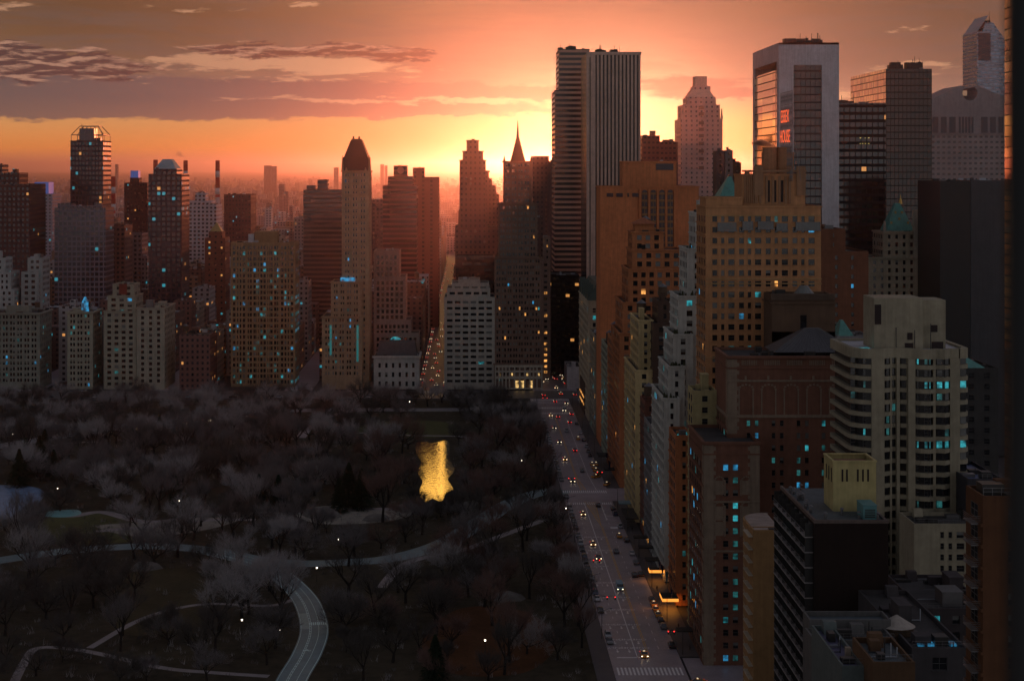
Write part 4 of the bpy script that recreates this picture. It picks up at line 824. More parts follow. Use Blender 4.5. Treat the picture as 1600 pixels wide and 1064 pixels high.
# mansard hotel tower
PM=stone((.40,.30,.20)); SPP=SPc(4.4,3.7,0,1.9,pat=[(.7,.9),(2.2,.9)],p=(.02,.0,.3),rec=.3,mg=1.2)
root=tower('mansard_tower','tall cream hotel tower with a dark mansard crown rising from stepped blocks',CAT,[(503,566,494,FA,30),(517,565,440,1046,26),(534,577,215+52,1049,26)],PM,[SPc(4.6,3.6,0,1.9,pat=[(.7,1.0),(2.4,1.0)],p=(.06,.0,.3),mg=1.4),SPP,SPP],seed=55,framed=False,cap=100,ybot=590,cornice=[(0,.8,.6),(14,.5,.4)])
def mans(b):
    Y=1050; x0,z0=XZ(534.5,267,Y);x1,_=XZ(577,267,Y)
    b.prism([(x0,Y),(x1,Y),(x1,Y+24),(x0,Y+24)],z0-.9,XZ(0,246,Y)[1],0,True,[(x0+.5,Y+.5),(x1-.5,Y+.5),(x1-.5,Y+23.5),(x0+.5,Y+23.5)])
    b.prism([(x0+1,Y+1),(x1-1,Y+1),(x1-1,Y+23),(x0+1,Y+23)],XZ(0,246,Y)[1],XZ(0,219,Y)[1],0,True,[(x0+5.0,Y+5),(x1-5.0,Y+5),(x1-5.0,Y+19),(x0+5.0,Y+19)])
    b.box(x0+5.3,x1-5.3,Y+6,Y+18,XZ(0,219,Y)[1],XZ(0,217,Y)[1])
    for px in (551,560): b.box(XZ(px,0,Y)[0]-.5,XZ(px,0,Y)[0]+.5,Y+7,Y+8,XZ(0,218,Y)[1],XZ(0,213,Y)[1])
addpart(root,'mansard_roof',mat('spire_slate',(.05,.035,.035)),mans)
for p in (535,541,571,577): addpart(root,'corner_urn',PM,lambda b:b.cyl(XZ(p,0,1049)[0],1050,.8,.2,XZ(0,267,1049)[1],XZ(0,262 if 536<p<576 else 243,1049)[1],6))
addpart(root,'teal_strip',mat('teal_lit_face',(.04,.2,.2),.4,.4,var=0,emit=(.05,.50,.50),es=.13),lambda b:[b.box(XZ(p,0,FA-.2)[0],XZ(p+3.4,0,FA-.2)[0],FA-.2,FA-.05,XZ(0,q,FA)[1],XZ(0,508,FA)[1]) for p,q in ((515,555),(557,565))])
addpart(root,'roof_light',BLUE,lambda b:b.box(XZ(532,0,1047)[0],XZ(555,0,1047)[0],1047,1048.5,XZ(0,440,1046)[1]-.7,XZ(0,434,1046)[1]))
# gridded apartment tower
root=tower('gridded_tower','broad brown gridded apartment tower with scattered teal lit windows facing the park',CAT,[(361,461,379,1055,26)],stone((.36,.25,.15)),SPc(4.15,3.45,0,2.1,pat=[(.4,1.45),(2.25,1.45)],p=(.11,.0,.12),rowlit=.15,mg=.7,top=2.2,rec=.5),seed=56,framed=False,cap=100,ybot=600)  # teal panes and rowlit rows imitate reflected sky
addpart(root,'roof_house',stone((.30,.20,.11)),lambda b:b.box(XZ(398,0,1062)[0],XZ(433,0,1062)[0],1062,1074,XZ(0,379,1062)[1]-.8,XZ(0,362,1062)[1]))
addpart(root,'roof_cabin',PALEROOF,lambda b:b.box(XZ(388,0,1058)[0],XZ(396,0,1058)[0],1058,1061,XZ(0,379,1058)[1]-.8,XZ(0,366,1058)[1]))
piers(root,'balcony_pier',stone((.40,.27,.15)),361.5,460.5,379.3,1055,2,12,.5,.6)
# left avenue front
for a in [((-45,62,489,FA,30),'wide grey-green limestone house with a deep cornice, far left of the avenue front',stone((.27,.28,.24)),.05,57),
          ((105,145,487,FA,26),'narrow cream apartment house with a glowing blue rooftop lantern',stone((.36,.35,.28)),.05,58)]:
    root=tower('apartment_house',a[1],CAT,[a[0]],a[2],SPL|{'p':(a[3],.0,.2)},seed=a[4],framed=False,cornice=[(0,.9,1.0),(4,.4,.3),(30,.4,.3)],ybot=604,box=2,tank=1)
addpart(root,'roof_lantern',BLUE,lambda b:(b.cyl(XZ(133,0,1050)[0],1050,2.4,2.0,XZ(0,487,1050)[1],XZ(0,472,1050)[1],12),b.cyl(XZ(133,0,1050)[0],1050,2.0,.5,XZ(0,472,1050)[1],XZ(0,464,1050)[1],12)))
tower('stepped_house','cream apartment house stepping up in tiers with a blank red tower panel on top',CAT,[(162,213,486,FA,28),(168,212,462,1047,24),(176,210,444,1050,18)],stone((.36,.34,.27)),SPc(4.1,3.5,2.2,1.8,p=(.07,.0,.2)),seed=59,framed=False,ybot=604,cornice=[(0,.5,.3)],tank=0)
addpart(bpy.data.objects['stepped_house'],'blank_panel',stone((.22,.05,.04)),lambda b:b.box(XZ(186,0,1049)[0],XZ(198,0,1049)[0],1049.3,1049.9,XZ(0,460,1049)[1],XZ(0,444,1049)[1]))
tower('corner_house','cream corner apartment house with pale cornices lining its long side, right of the stepped one',CAT,[(213.5,257,481,FA-1.5,38)],stone((.40,.37,.30)),SPc(5.2,3.5,2.0,1.9,p=(.02,.0,.1)),seed=60,framed=False,ybot=604,cornice=[(0,.6,.5),(4,.4,.4)],box=2)
# ------------------------------------------------------------------ skyline towers beyond the avenue
SPF=SPc(3.6,3.7,1.9,1.9,p=(.03,.02,.15),rec=.3)
def sky(name,label,tiers,col,sx=3.4,sz=3.6,fw=.55,fh=.5,gl=(.02,.02,.03),teal=.015,warm=.012,**k):
    m=winmat('w_%s_%d'%(name,int(tiers[0][0])),col,sx,sz,fw,fh,glass=gl,teal=teal,warm=warm,gspec=.8)
    return tower(name,label,CAT,tiers,m,None,**k)
sky('far_left_tower','dark red gridded tower with a rounded crown frame, cut by the left picture edge',[(-20,47,288,1220,45),(2,30,270,1225,25)],(.10,.05,.05),3.2,3.7,.5,.5,box=1)
sky('sliver_tower','thin sliver of a dark tower at the very left picture edge',[(-14,3,257,1400,20)],(.08,.06,.07))
root=sky('blue_topped_block','pale grid block with a glowing blue top box far behind the left towers',[(48,82,303,1900,40)],(.36,.33,.40),4,3.8,.5,.5)
addpart(root,'top_box',mat('blue_box',(.10,.16,.42),.5,.4,var=.2,emit=(.1,.22,.7),es=.15),lambda b:b.box(XZ(54,0,1902)[0],XZ(76,0,1902)[0],1902,1925,XZ(0,303,1902)[1]-1,XZ(0,285,1902)[1]))
root=sky('crown_frame_tower','dark glass tower with an open steel crown frame on top, tallest on the left',[(110,161,220,1320,30)],(.05,.05,.07),2.6,3.8,.7,.6,(.012,.014,.022),box=1,teal=.05)
def cf(b):
    Y=1320; x0,z0=XZ(111,220,Y);x1,_=XZ(160,220,Y);z1=XZ(0,211,Y)[1];xa=XZ(121,0,Y)[0];xb=XZ(150,0,Y)[0];z2=XZ(0,197,Y)[1]
    for y in (Y+1,Y+29):
        yy=Y+9 if y<Y+15 else Y+21
        b.bar((x0,y,z1),(x1,y,z1),.35);b.bar((xa,yy,z2),(xb,yy,z2),.35)
        for q in range(6):
            x=x0+(x1-x0)*q/5; b.bar((x,y,z0-1),(x,y,z1),.3); b.bar((x,y,z1),(xa+(xb-xa)*q/5,yy,z2),.3)
    for x in (x0,x1): b.bar((x,Y+1,z1),(x,Y+29,z1),.35)
    for x in (xa,xb): b.bar((x,Y+9,z2),(x,Y+21,z2),.35)
addpart(root,'crown_frame',METAL,cf); addpart(root,'crown_core',mat('core_glass',(.12,.14,.17),.3,.6,var=.3),lambda b:b.box(XZ(124,0,1330)[0],XZ(147,0,1330)[0],1330,1342,XZ(0,221,1330)[1],XZ(0,201,1330)[1]))
mast(root,128,200,194,1330,.3)
sky('grid_slab','wide grey violet slab with a pale window grid below the crown frame tower',[(85,165,325,1250,30),(90,112,318,1256,14),(112,160,322,1258,14)],(.21,.20,.25),3.3,3.7,.72,.66,(.02,.016,.028),box=1,teal=.004,warm=.002)
tower('tiered_house','teal white tiered apartment house at the left edge of the roofs','building',[(-10,22,452,1100,30),(-10,17,425,1103,22),(-10,8,403,1106,18)],stone((.42,.44,.44)),SPF|{'sx':3,'ww':1.3},seed=61,framed=False,box=1)
tower('pale_teal_house','pale apartment house with a dark roof loggia and blank flank, below the left towers','building',[(33,60,425,1110,26),(43,66,403,1113,20)],stone((.36,.38,.38)),SPF|{'sx':3.4,'ww':1.8},seed=62,framed=False,box=2)
sky('brown_slab','narrow brown slab between the grid slab and the blue topped tower',[(168,195,352,1300,30)],(.20,.11,.10))
root=sky('blue_cap_tower','near black tower with a small glowing blue cap',[(194,230,286,1500,30),(203,217,278,1503,14)],(.045,.02,.028),3.2,3.7,.4,.4,box=0)
addpart(root,'blue_cap',mat('blue_box',(.1,.16,.42)),lambda b:b.box(XZ(204,0,1504)[0],XZ(216,0,1504)[0],1504,1514,XZ(0,278,1504)[1]-.5,XZ(0,267,1504)[1]))
sky('grey_block','plain grey block in front of the dark blue capped tower',[(185,222,365,1350,25),(222,230,400,1345,22)],(.22,.20,.22))
root=sky('sloped_top_tower','dark glass tower with a pale teal sloped pyramid top',[(232,284,272,1240,34),(240,276,264,1243,26)],(.06,.045,.06),3.6,3.7,.66,.62,(.014,.016,.026),teal=.04)
addpart(root,'sloped_top',mat('teal_zinc',(.26,.40,.46),.5,.5,var=.3),lambda b:b.prism([(XZ(240,0,1243)[0],1243),(XZ(275,0,1243)[0],1243),(XZ(275,0,1243)[0],1268),(XZ(240,0,1243)[0],1268)],XZ(0,264,1243)[1]-.5,XZ(0,249,1243)[1],0,True,[(XZ(251,0,1243)[0],1251),(XZ(265,0,1243)[0],1251),(XZ(265,0,1243)[0],1260),(XZ(251,0,1243)[0],1260)]))
sky('white_grid_tower','white block with a tight window grid and stepped penthouse before the smokestacks',[(288,338,319,1700,40),(296,330,314,1703,30),(305,321,301,1706,20)],(.52,.50,.55),4.1,3.9,.55,.5,teal=.0,warm=0)
root=sky('pyramid_house','brown brick tower with a small gilded pyramid roof',[(320,352,372,1400,26),(326,347,362,1402,18)],(.22,.09,.07),5,4.5,.3,.35)
addpart(root,'gilt_roof',mat('old_gold',(.35,.30,.12),.5,.4,var=.3),lambda b:b.prism([(XZ(327,0,1402)[0],1402),(XZ(347,0,1402)[0],1402),(XZ(347,0,1402)[0],1414),(XZ(327,0,1402)[0],1414)],XZ(0,362,1402)[1]-.5,XZ(0,348,1402)[1],0,True,[(XZ(336.5,0,1402)[0],1407.5),(XZ(337.5,0,1402)[0],1407.5),(XZ(337.5,0,1402)[0],1408.5),(XZ(336.5,0,1402)[0],1408.5)]))
sky('maroon_block','flat topped maroon block just left of the gridded brown tower top',[(350,392,304,1600,40)],(.10,.045,.055),3,3.8,.4,.4,warm=.02)
sky('striped_slab','dark slab with horizontal balcony stripes left of the mansard tower',[(474,534,297,1300,30),(479,493,290,1304,14),(496,512,281,1304,14)],(.18,.12,.11),60,3.5,2,.55,(.03,.02,.025),teal=.0,warm=0)
root=sky('disc_tower','dark red tower with white floor lines and a round disc on its roof box',[(598,651,290,1300,32),(606,645,276,1303,24),(615,636,259,1306,16)],(.26,.10,.10),60,3.7,2,.6,(.05,.02,.025),teal=0,warm=0)
addpart(root,'roof_disc',mat('disc_red',(.5,.2,.18),.5,.4,var=0),lambda b:b.cyl(XZ(626,0,1304)[0],1305.4,0.01,0.01,1,1.1,3) or [b.box(XZ(626,0,1305)[0]-2.6*cos(a),XZ(626,0,1305)[0]+2.6*cos(a),1305.4,1305.9,XZ(0,267,1305)[1]+2.6*sin(a),XZ(0,267,1305)[1]+2.6*sin(a)+.6) for a in [radians(q) for q in range(-80,81,14)]])
sky('red_slab','plain red tower block right of the disc topped tower',[(640,686,277,1450,30),(645,663,262,1453,14)],(.30,.09,.09),7,3.7,.3,.5,(.1,.03,.04),teal=0,warm=0)
sky('grey_far_tower','grey violet tower between the mansard tower and the disc tower',[(576,600,312,1500,25)],(.12,.09,.11))
ST=winmat('brown_setback',(.20,.11,.10),3.2,3.7,.4,.45,glass=(.05,.025,.03),teal=0,warm=.004)
tower('setback_tower','brown setback tower with a notched stepped crown in front of the sun haze','building',[(711,777,354,1200,40),(716,760,330,1203,34),(718,759,250,1206,30),(723,755,236,1209,24),(729,748,219,1212,18)],ST,None,cornice=[(0,.7,.6)])
tower('glass_base_slab','dark bronze glass slab with faint floor lines behind the white brick corner building','building',[(712,775,402,1120,40),(706,770,440,1098,20)],winmat('bronze_slab',(.06,.035,.035),2,3.7,.9,.5,glass=(.025,.015,.015),teal=0,warm=0),None)
tower('stair_step_tower','red brown tower stepping down like stairs to the right, between the two spired towers','building',[(758,786,318,1400,30),(758,780,304,1403,26),(758,775,290,1406,22),(758,769,279,1409,18),(758,764,268,1412,14)],ST,None)
tower('flat_red_tower','flat topped red brown slab just right of the needle spire hotel','building',[(832,858,244,1300,30),(832,848,340,1150,25)],ST,None,box=1)
tower('slender_slab','slender slab with small gold lit windows beside the banded tower','building',[(858,869,252,1400,30)],ST,None)
tower('lit_balcony_tower','narrow pale tower with yellow lit balcony edges behind the spire hotel base','building',[(845,860,408,1090,24),(850,860,370,1093,20)],stone((.36,.26,.22)),SPc(3,3.6,1.6,1.6,p=(0,.3,.2)),framed=False,seed=66)
for k,(px,y0,Y,r0,lab) in enumerate(((177,276,2600,3.4,'short red and white smokestack left of the dark blue capped tower'),(243,250,2650,3.6,'smokestack half hidden left of the sloped teal top'),(290,251,2600,3.4,'tall red and white smokestack right of the sloped top tower'),(340,251,2600,3.4,'tall red and white smokestack farthest to the right of the row'))):
    X,Z=XZ(px,y0,Y); rt=empty('smokestack',(X,Y,0),lab,'smokestack',None); n=8
    addpart(rt,'shaft',mat('pale_concrete',(.42,.36,.38),.8,.2,var=.2),lambda b:b.cyl(X,Y,r0*1.5,r0,0,Z-56,16),True)
    for q in range(3):
        addpart(rt,'red_band',mat('stack_red',(.42,.03,.03),.7,.2,var=.1),lambda b:b.cyl(X,Y,r0,r0*.97,Z-16-q*26,Z-q*26,16),True)
        if q<2 or 1: addpart(rt,'white_band',mat('stack_white',(.6,.55,.56),.7,.2,var=.1),lambda b:b.cyl(X,Y,r0,r0,Z-26-q*26,Z-16.01-q*26,16) if q<2 else b.cyl(X,Y,r0,r0,Z-56,Z-16.01-52+.02-0 if False else Z-68 if False else Z-55.9,16),True)
# mid distance neighbourhood: one block between streets at a time
HOT=[(FA-5,1110,-400,50)]
placed=[]
def occupied(x0,x1,y0,y1):
    for o in BOXES:
        if x0<o[1] and x1>o[0] and y0<o[3] and y1>o[2]: return True
    return False
BOXES=[]
for o in list(C.objects):
    if o.type=='MESH' and o.name.startswith('wall') and o.parent is not None:
        xs=[v.co.x for v in o.data.vertices]; ys=[v.co.y for v in o.data.vertices]
        if xs: BOXES.append((min(xs),max(xs),min(ys),max(ys)))
PAL=[((.20,.11,.10),'red brick'),((.28,.27,.27),'grey stone'),((.36,.31,.26),'cream brick'),((.17,.11,.10),'dark brown'),((.42,.40,.42),'white brick'),((.28,.17,.12),'tan brick')]
PM_=[winmat('infill_%d'%k,c,3.1+.3*k,3.5,.42,.48,glass=(.03,.03,.04),teal=.02,warm=.02) for k,(c,_) in enumerate(PAL)]
streets=[(-95,-32),(-177,-112),(-259,-194),(-341,-276),(-423,-358),(-12,42)]
streets_r=[(66,145),(162,230)]
aves=[(1043,1170),(1196,1320),(1350,1490),(1510,1660),(1690,1860),(1890,2070),(2100,2300),(2330,2500)]
r=random.Random(77); cnt=0; LOTS=[]
LM=[(40,'left picture edge'),(125,'crown frame tower'),(210,'blue capped tower'),(258,'sloped top tower'),(312,'white grid tower'),(410,'gridded brown tower'),(505,'striped slab'),(555,'mansard tower'),(625,'disc topped tower'),(668,'glowing side street'),(740,'notched setback tower'),(809,'needle spire hotel'),(990,'striped marble tower')]
def infill(bx0,bx1,ay0,ay1,ai,right=False):
    global cnt
    x=bx0
    while x<bx1-9:
        w=r.uniform(11,22) if ai<4 else r.uniform(16,34)
        if x+w>bx1-8: w=bx1-x
        for row,(ya,yb) in enumerate(((ay0,(ay0+ay1)/2-2),((ay0+ay1)/2+2,ay1))):
            y=ya
            while y<yb-10:
                d=r.uniform(16,34) if ai<4 else r.uniform(26,60)
                if y+d>yb-9: d=yb-y
                px0=VX+F*x/y; px1=VX+F*(x+w)/y
                if px1<-15 or px0>1600 or occupied(x-.5,x+w+.5,y-.5,y+d+.5): y+=d+.4; continue
                lim=XZ(0,{0:470,1:432,2:405,3:385,4:368,5:356,6:345,7:338}[ai],y)[1]
                if px0>630 and px1<700: lim*=.9
                h=r.uniform(.35,.95)*lim
                if y<1075 : h=r.uniform(16,34)
                if ai>2 and r.random()<.10: h*=1.35
                k=r.randrange(len(PAL)); pc=(px0+px1)/2
                tk=1 if (ai<4 and r.random()<.35) else 0; bxn=1 if (ai<5 and r.random()<.7) else 0
                pale=r.random()<.35
                tall='low' if h<.5*lim else ('mid-height' if h<.75*lim else 'taller')
                LOTS.append((-(px1-px0)*(h+8-.4*ai*4)*F/y, x,y,w-.4,d,h,k,pc,tk,bxn,pale,tall,ai))
                cnt+=1; y+=d+.4
        x+=w+.3
for ai,(a0,a1) in enumerate(aves):
    for (b0,b1) in streets:
        if ai>5 and b0<-300: pass
        infill(b0,b1,a0+2,a1,ai)
    if ai in (1,2): 
        for (b0,b1) in streets_r: infill(b0,b1,a0+2,a1,ai,True)
LOTS.sort()
DEEP=['on the avenue front','in the second row','in the third row','in the fourth row','in the fifth row','in the far rows','in the far rows','near the river']
for q,(_,x,y,w,d,h,k,pc,tk,bxn,pale,tall,ai) in enumerate(LOTS[:285]):
    lm=min(LM,key=lambda t:abs(t[0]-pc)); top='water tank' if tk else ('roof house' if bxn else 'bare roof')
    lab='%s %s block, %s%s, %s near %s'%(tall,PAL[k][1],'pale ' if pale else 'dark ',top,DEEP[ai],lm[1])
    tower('city_block',lab,'building',[(VX+F*x/y,VX+F*(x+w)/y,VY+(H-h)*F/y,y,d)],PM_[k],None,group='city blocks beyond the park, '+DEEP[ai],roofmat=PALEROOF if pale else ROOF,tank=tk,box=bxn,seed=q)
b=MB()
for (_,x,y,w,d,h,k,pc,tk,bxn,pale,tall,ai) in LOTS[285:]: b.box(x,x+w,y,y+d,0,h,k,False)
tag(b.build('small_blocks',PM_),'the many smaller blocks packed between and behind the larger ones','blocks',None,'stuff')
print('city blocks',cnt)
# the far city, too many to count, and a few far silhouettes
def farcity(b):
    r=random.Random(5)
    for k in range(5200):
        Y=2650*(7.5**r.random()); px=r.uniform(-60,1660); X=(px-VX)*Y/F
        if 2500<Y<2640: continue
        h=r.choice([7,9,12,16,20,28]) * (1+.5*r.random()); w=r.uniform(9,30); d=r.uniform(12,40)
        if r.random()<.03: h=r.uniform(35,60)
        b.box(X,X+w,Y,Y+d,0,h,r.randrange(3),False)
b=MB(); farcity(b); tag(b.build('far_city',[winmat('far_a',(.30,.24,.26),5,4),winmat('far_b',(.20,.15,.17),5,4,warm=.06),winmat('far_c',(.42,.36,.38),6,4)]),'endless low roofs of the far city fading into the haze','far city',None,'stuff')
for k,(px,yt,Y,w) in enumerate(((182,257,8500,6),(418,259,7600,16),(428,260,7500,12),(597,257,8200,8),(603,259,8100,6),(525,262,7000,10),(240,280,3600,9),(440,288,4300,12),(447,300,3900,9),(420,318,3300,14),(455,322,3100,8),(395,330,2900,12))):
    sky('far_tower','far hazy tower silhouette on the horizon, number unclear in the mist' if False else ['tiny far silhouette over the left skyline','broad hazy far tower at the middle horizon','second hazy far tower beside the broad one','slim hazy tower right of the mansard crown','shorter hazy tower beside the slim one','faint far slab right of the mansard tower','faint far block above the sloped top tower','hazy far block above the striped slab','hazy slim block left of the striped slab','hazy wide block in the middle distance haze','small pale block in the middle distance haze','low hazy block right of the maroon block'][k],[(px-w/2*.7,px+w/2*.7,yt,Y,30)],(.22,.16,.18))
# ------------------------------------------------------------------ ground, streets, park
def sheet(name,pts,z,m,kind='structure',mi=0):
    b=MB(); b.face([(x,y,z) for x,y in pts]); return tag(b.build(name,m),kind=kind)
def ribbon(pts,w,n=10):
    P=[Vector(p) for p in pts]; out=[]
    for i in range(len(P)-1):
        p0=P[max(i-1,0)];p1=P[i];p2=P[i+1];p3=P[min(i+2,len(P)-1)]
        for k in range(n):
            t=k/n; out.append(.5*((2*p1)+(p2-p0)*t+(2*p0-5*p1+4*p2-p3)*t*t+(3*p1-p0-3*p2+p3)*t**3))
    out.append(P[-1]); L=[];R=[]
    for i,p in enumerate(out):
        d=(out[min(i+1,len(out)-1)]-out[max(i-1,0)]).normalized(); nn=Vector((-d.y,d.x)); L.append(p+nn*w/2); R.append(p-nn*w/2)
    return out,L,R
ASPH=mat('asphalt',(.33,.29,.33),.42,.5,var=.35,vscale=.12,bump=.1); DRV=mat('drive_asphalt',(.17,.255,.28),.6,.4,var=.3,vscale=.15)  # drive's teal is reflected sky put into its colour
PATH=mat('path_paving',(.30,.27,.275),.75,.3,var=.3,vscale=.3); PAVE=mat('pavement',(.085,.075,.08),.6,.4,var=.3,vscale=.3)
PAINT=mat('road_paint',(.88,.86,.88),.6,.4,var=.25,vscale=1.5); YPAINT=mat('yellow_paint',(.80,.45,.06),.6,.4,var=.25,vscale=1.5); TPAINT=mat('bike_paint',(.60,.85,.85),.6,.4,var=.3,vscale=1.5)
GRASS=mat('park_grass',(.060,.050,.034),.95,.1,var=.75,vscale=.035,bump=.5); LAWN=mat('lawn',(.10,.10,.045),.95,.1,var=.35,vscale=.08); EARTH=mat('leaf_litter',(.11,.05,.024),.95,.1,var=.5,vscale=.1)
CITY=mat('city_ground',(.06,.055,.06),.8,.3,var=.3)
sheet('ground',[(-30000,-200),(30000,-200),(30000,60000),(-30000,60000)],-.4,CITY)
sheet('river',[(-3000,2520),(3000,2520),(3000,2630),(-3000,2630)],-.38,mat('river_water',(.02,.02,.025),.15,.5,var=0))
sheet('park_ground',[(-420,250),(35,250),(35,994),(-420,994)],-.004,GRASS)
sheet('park_street',[(39,250),(58.4,250),(58.4,4000),(39,4000)],.0,ASPH)
tag(addpart(None,'sidewalk',PAVE,lambda b:b.box(34,38.9,250,985,-.3,.13)) ,kind='structure')
def sw(b):
    for y0,y1 in ((472,692),(722,1000)): b.box(58.5,64 if 1 else 0,y0,y1,-.3,.13)
    b.box(58.5,64,250,440,-.3,.13)
tag(addpart(None,'sidewalk',PAVE,sw),kind='structure')
sheet('avenue',[(-420,1001),(300,1001),(300,1036),(-420,1036)],.004,mat('avenue_asphalt',(.11,.10,.105),.5,.5,var=.3))
sheet('cross_avenue',[(59,441),(400,441),(400,471),(59,471)],.002,ASPH); sheet('cross_avenue',[(58.4,693),(400,693),(400,721),(58.4,721)],.002,ASPH)
sheet('plaza',[(36,985),(66,985),(66,1000.9),(36,1000.9)],.006,ASPH)
sheet('side_street',[(-31,1036.1),(-13,1036.1),(-13,3200),(-31,3200)],.006,mat('glow_asphalt',(.24,.085,.07),.5,.6,var=.6,vscale=.06,bump=.8))  # red-orange glow of the street put into the asphalt colour
for x0,x1 in ((-112,-95),(-194,-177),(-276,-259),(-358,-341),(42,66)): sheet('side_street',[(x0,1036.1),(x1,1036.1),(x1,2500),(x0,2500)],.005,ASPH)
MK=[0]
def mark(pts_fn,m,name='road_marking'):
    b=MB(); pts_fn(b); return tag(b.build(name,m),kind='structure')
def flat(b,x0,x1,y0,y1,z=.008,mi=0): b.face([(x0,y0,z),(x1,y0,z),(x1,y1,z),(x0,y1,z)],mi)
def ylines(b):
    for dx in (0,.45): b.face([(49.6+dx,471,.008),(49.78+dx,471,.008),(50.2+dx,644,.008),(50.02+dx,644,.008)])
    for dx in (0,.45): b.face([(46.8+dx,747,.008),(46.98+dx,747,.008),(46.98+dx,930,.008),(46.8+dx,930,.008)])
    b.face([(50.0,644,.008),(50.2,644,.008),(51.4,690,.008),(51.2,690,.008)]); b.face([(50.0,644,.008),(50.2,644,.008),(47.2,692,.008),(47.0,692,.008)])
    for k in range(18):
        y=650+k*2.3; t=(y-644)/46; b.face([(50.1-3*t,y,.008),(50.2+1.2*t,y+1.4,.008),(50.2+1.2*t,y+2.0,.008),(50.1-3*t,y+.6,.008)])
    b.face([(47.0,716,.008),(47.2,716,.008),(47.0,747,.008),(46.8,747,.008)]); b.face([(49.3,716,.008),(49.5,716,.008),(47.4,747,.008),(47.2,747,.008)])
    for k in range(8): y=718+k*3.2; b.face([(47.1,y,.008),(49.2-k*.25,y+1.6,.008),(49.2-k*.25,y+2.2,.008),(47.1,y+.6,.008)])
mark(ylines,YPAINT)
def wlines(b):
    flat(b,46.55,46.85,471,690); flat(b,52.5,52.7,750,925); b.face([(53.6,716,.008),(53.8,716,.008),(52.7,750,.008),(52.5,750,.008)])
    flat(b,46.0,50,471.0,471.9); flat(b,41,46,471,471.8)
    for k in range(26):
        flat(b,53.4,53.55,480+k*8,483+k*8); flat(b,43.3,43.45,480+k*8,482.5+k*8)
    for k in range(20): flat(b,49.5,49.62,750+k*9,753+k*9)
    flat(b,53.0,53.3,655,692); flat(b,53.0,57.2,663,663.5); flat(b,53.3,57.5,640,643)
    for k in range(9): flat(b,40.3,42.2,520+k*18,520.35+k*18)
mark(wlines,PAINT)
def cross(b,x0,x1,y0,y1,n):
    w=(x1-x0)/n
    for k in range(n): flat(b,x0+k*w,x0+k*w+w*.5,y0,y1)
def crosses(b):
    cross(b,40,58,455,462,17); cross(b,39.5,58,689.5-4,693-3,22); cross(b,39.5,58,710,715.5,22); cross(b,39.5,64,938,944,26); cross(b,39.5,64,958,965,26)
    for yy in (448,): flat(b,60,64,440,441)
    for k in range(28): flat(b,37+k*1.0,37.5+k*1.0,994,997)
    for k in range(24): flat(b,38+k*1.0,38.5+k*1.0,982,985)
    for k in range(16): flat(b,-31+k*1.1,-30.4+k*1.1,1030,1034)
mark(crosses,PAINT,'crosswalk')
# lettering on the lanes, read by drivers coming towards the camera
for Yp in (469.5+8,486,502,519,534,553,576,600,622):
    for Xc in (41.7,45.0,48.4):
        if rnd.random()<.12: continue
        q=word('ONLY',2.3,PAINT,None,(Xc,Yp+4.2,.012),(0,0,pi),0,'road_lettering',sx=.85); tag(q,kind='structure')
        def arr(b):
            X=Xc;Y=Yp; b.face([(X-.12,Y,.009),(X+.12,Y,.009),(X+.12,Y+2,.009),(X-.12,Y+2,.009)]); b.face([(X-.5,Y,.009),(X,Y-1.4,.009),(X+.5,Y,.009)])
            if Xc>47: b.face([(X,Y+1.2,.0095),(X+1.0,Y+1.0,.0095),(X+1.0,Y+1.3,.0095),(X,Y+1.5,.0095)])
        mark(arr,PAINT,'arrow_marking')
# park drives and paths
def G(*pp): return [gnd(*p) for p in pp]
roads=[]
def way(name,pts,w,m,z=.004):
    o,L,R=ribbon(pts,w); b=MB()
    for i in range(len(o)-1): b.face([(*R[i],z),(*R[i+1],z),(*L[i+1],z),(*L[i],z)])
    roads.append((o,w)); tag(b.build(name,m),kind='structure'); return o,L,R
o,L,R=way('park_drive',G((430,1130),(455,1064),(480,1020),(491,982),(480,942),(455,912),(425,890),(380,874),(330,862)),8.5,DRV,.006)
def dm(b):
    def off(t,wd,z=.012):
        for i in range(len(o)-1):
            a=L[i]*(1-t)+R[i]*t; c=L[i+1]*(1-t)+R[i+1]*t; d=(R[i]-L[i]).normalized()*wd/2
            b.face([(*(a-d),z),(*(c-d),z),(*(c+d),z),(*(a+d),z)])
    for t,wd in ((.05,.14),(.34,.14),(.40,.14),(.66,.14),(.95,.2)): off(t,wd)
    for i in range(2,len(o)-1,1):
        a=L[i]*.66+R[i]*.34; c=L[i]*.6+R[i]*.4; v=(o[min(i+1,len(o)-1)]-o[i]).normalized()*.25; b.face([(*(a-v),.013),(*(c-v),.013),(*(c+v),.013),(*(a+v),.013)])
    i=32; 
    for k in range(9):
        t=.35+k*.07; a=L[i]*(1-t)+R[i]*t; v=(o[i+1]-o[i]).normalized()*1.6; d=(R[i]-L[i]).normalized()*.18
        b.face([(*(a-v-d),.014),(*(a-v+d),.014),(*(a+v+d),.014),(*(a+v-d),.014)])
    i=21; a=L[i]*.55+R[i]*.45
    for q in range(10):
        t0=2*pi*q/10;t1=2*pi*(q+1)/10
        for s in (-1,1): b.face([(a.x+s*.7+.45*cos(t0),a.y+.45*sin(t0)*1.6,.014),(a.x+s*.7+.3*cos(t0),a.y+.3*sin(t0)*1.6,.014),(a.x+s*.7+.3*cos(t1),a.y+.3*sin(t1)*1.6,.014),(a.x+s*.7+.45*cos(t1),a.y+.45*sin(t1)*1.6,.014)])
    b.face([(a.x-.7,a.y,.015),(a.x,a.y+1.4,.015),(a.x+.7,a.y,.015)])
mark(dm,TPAINT)
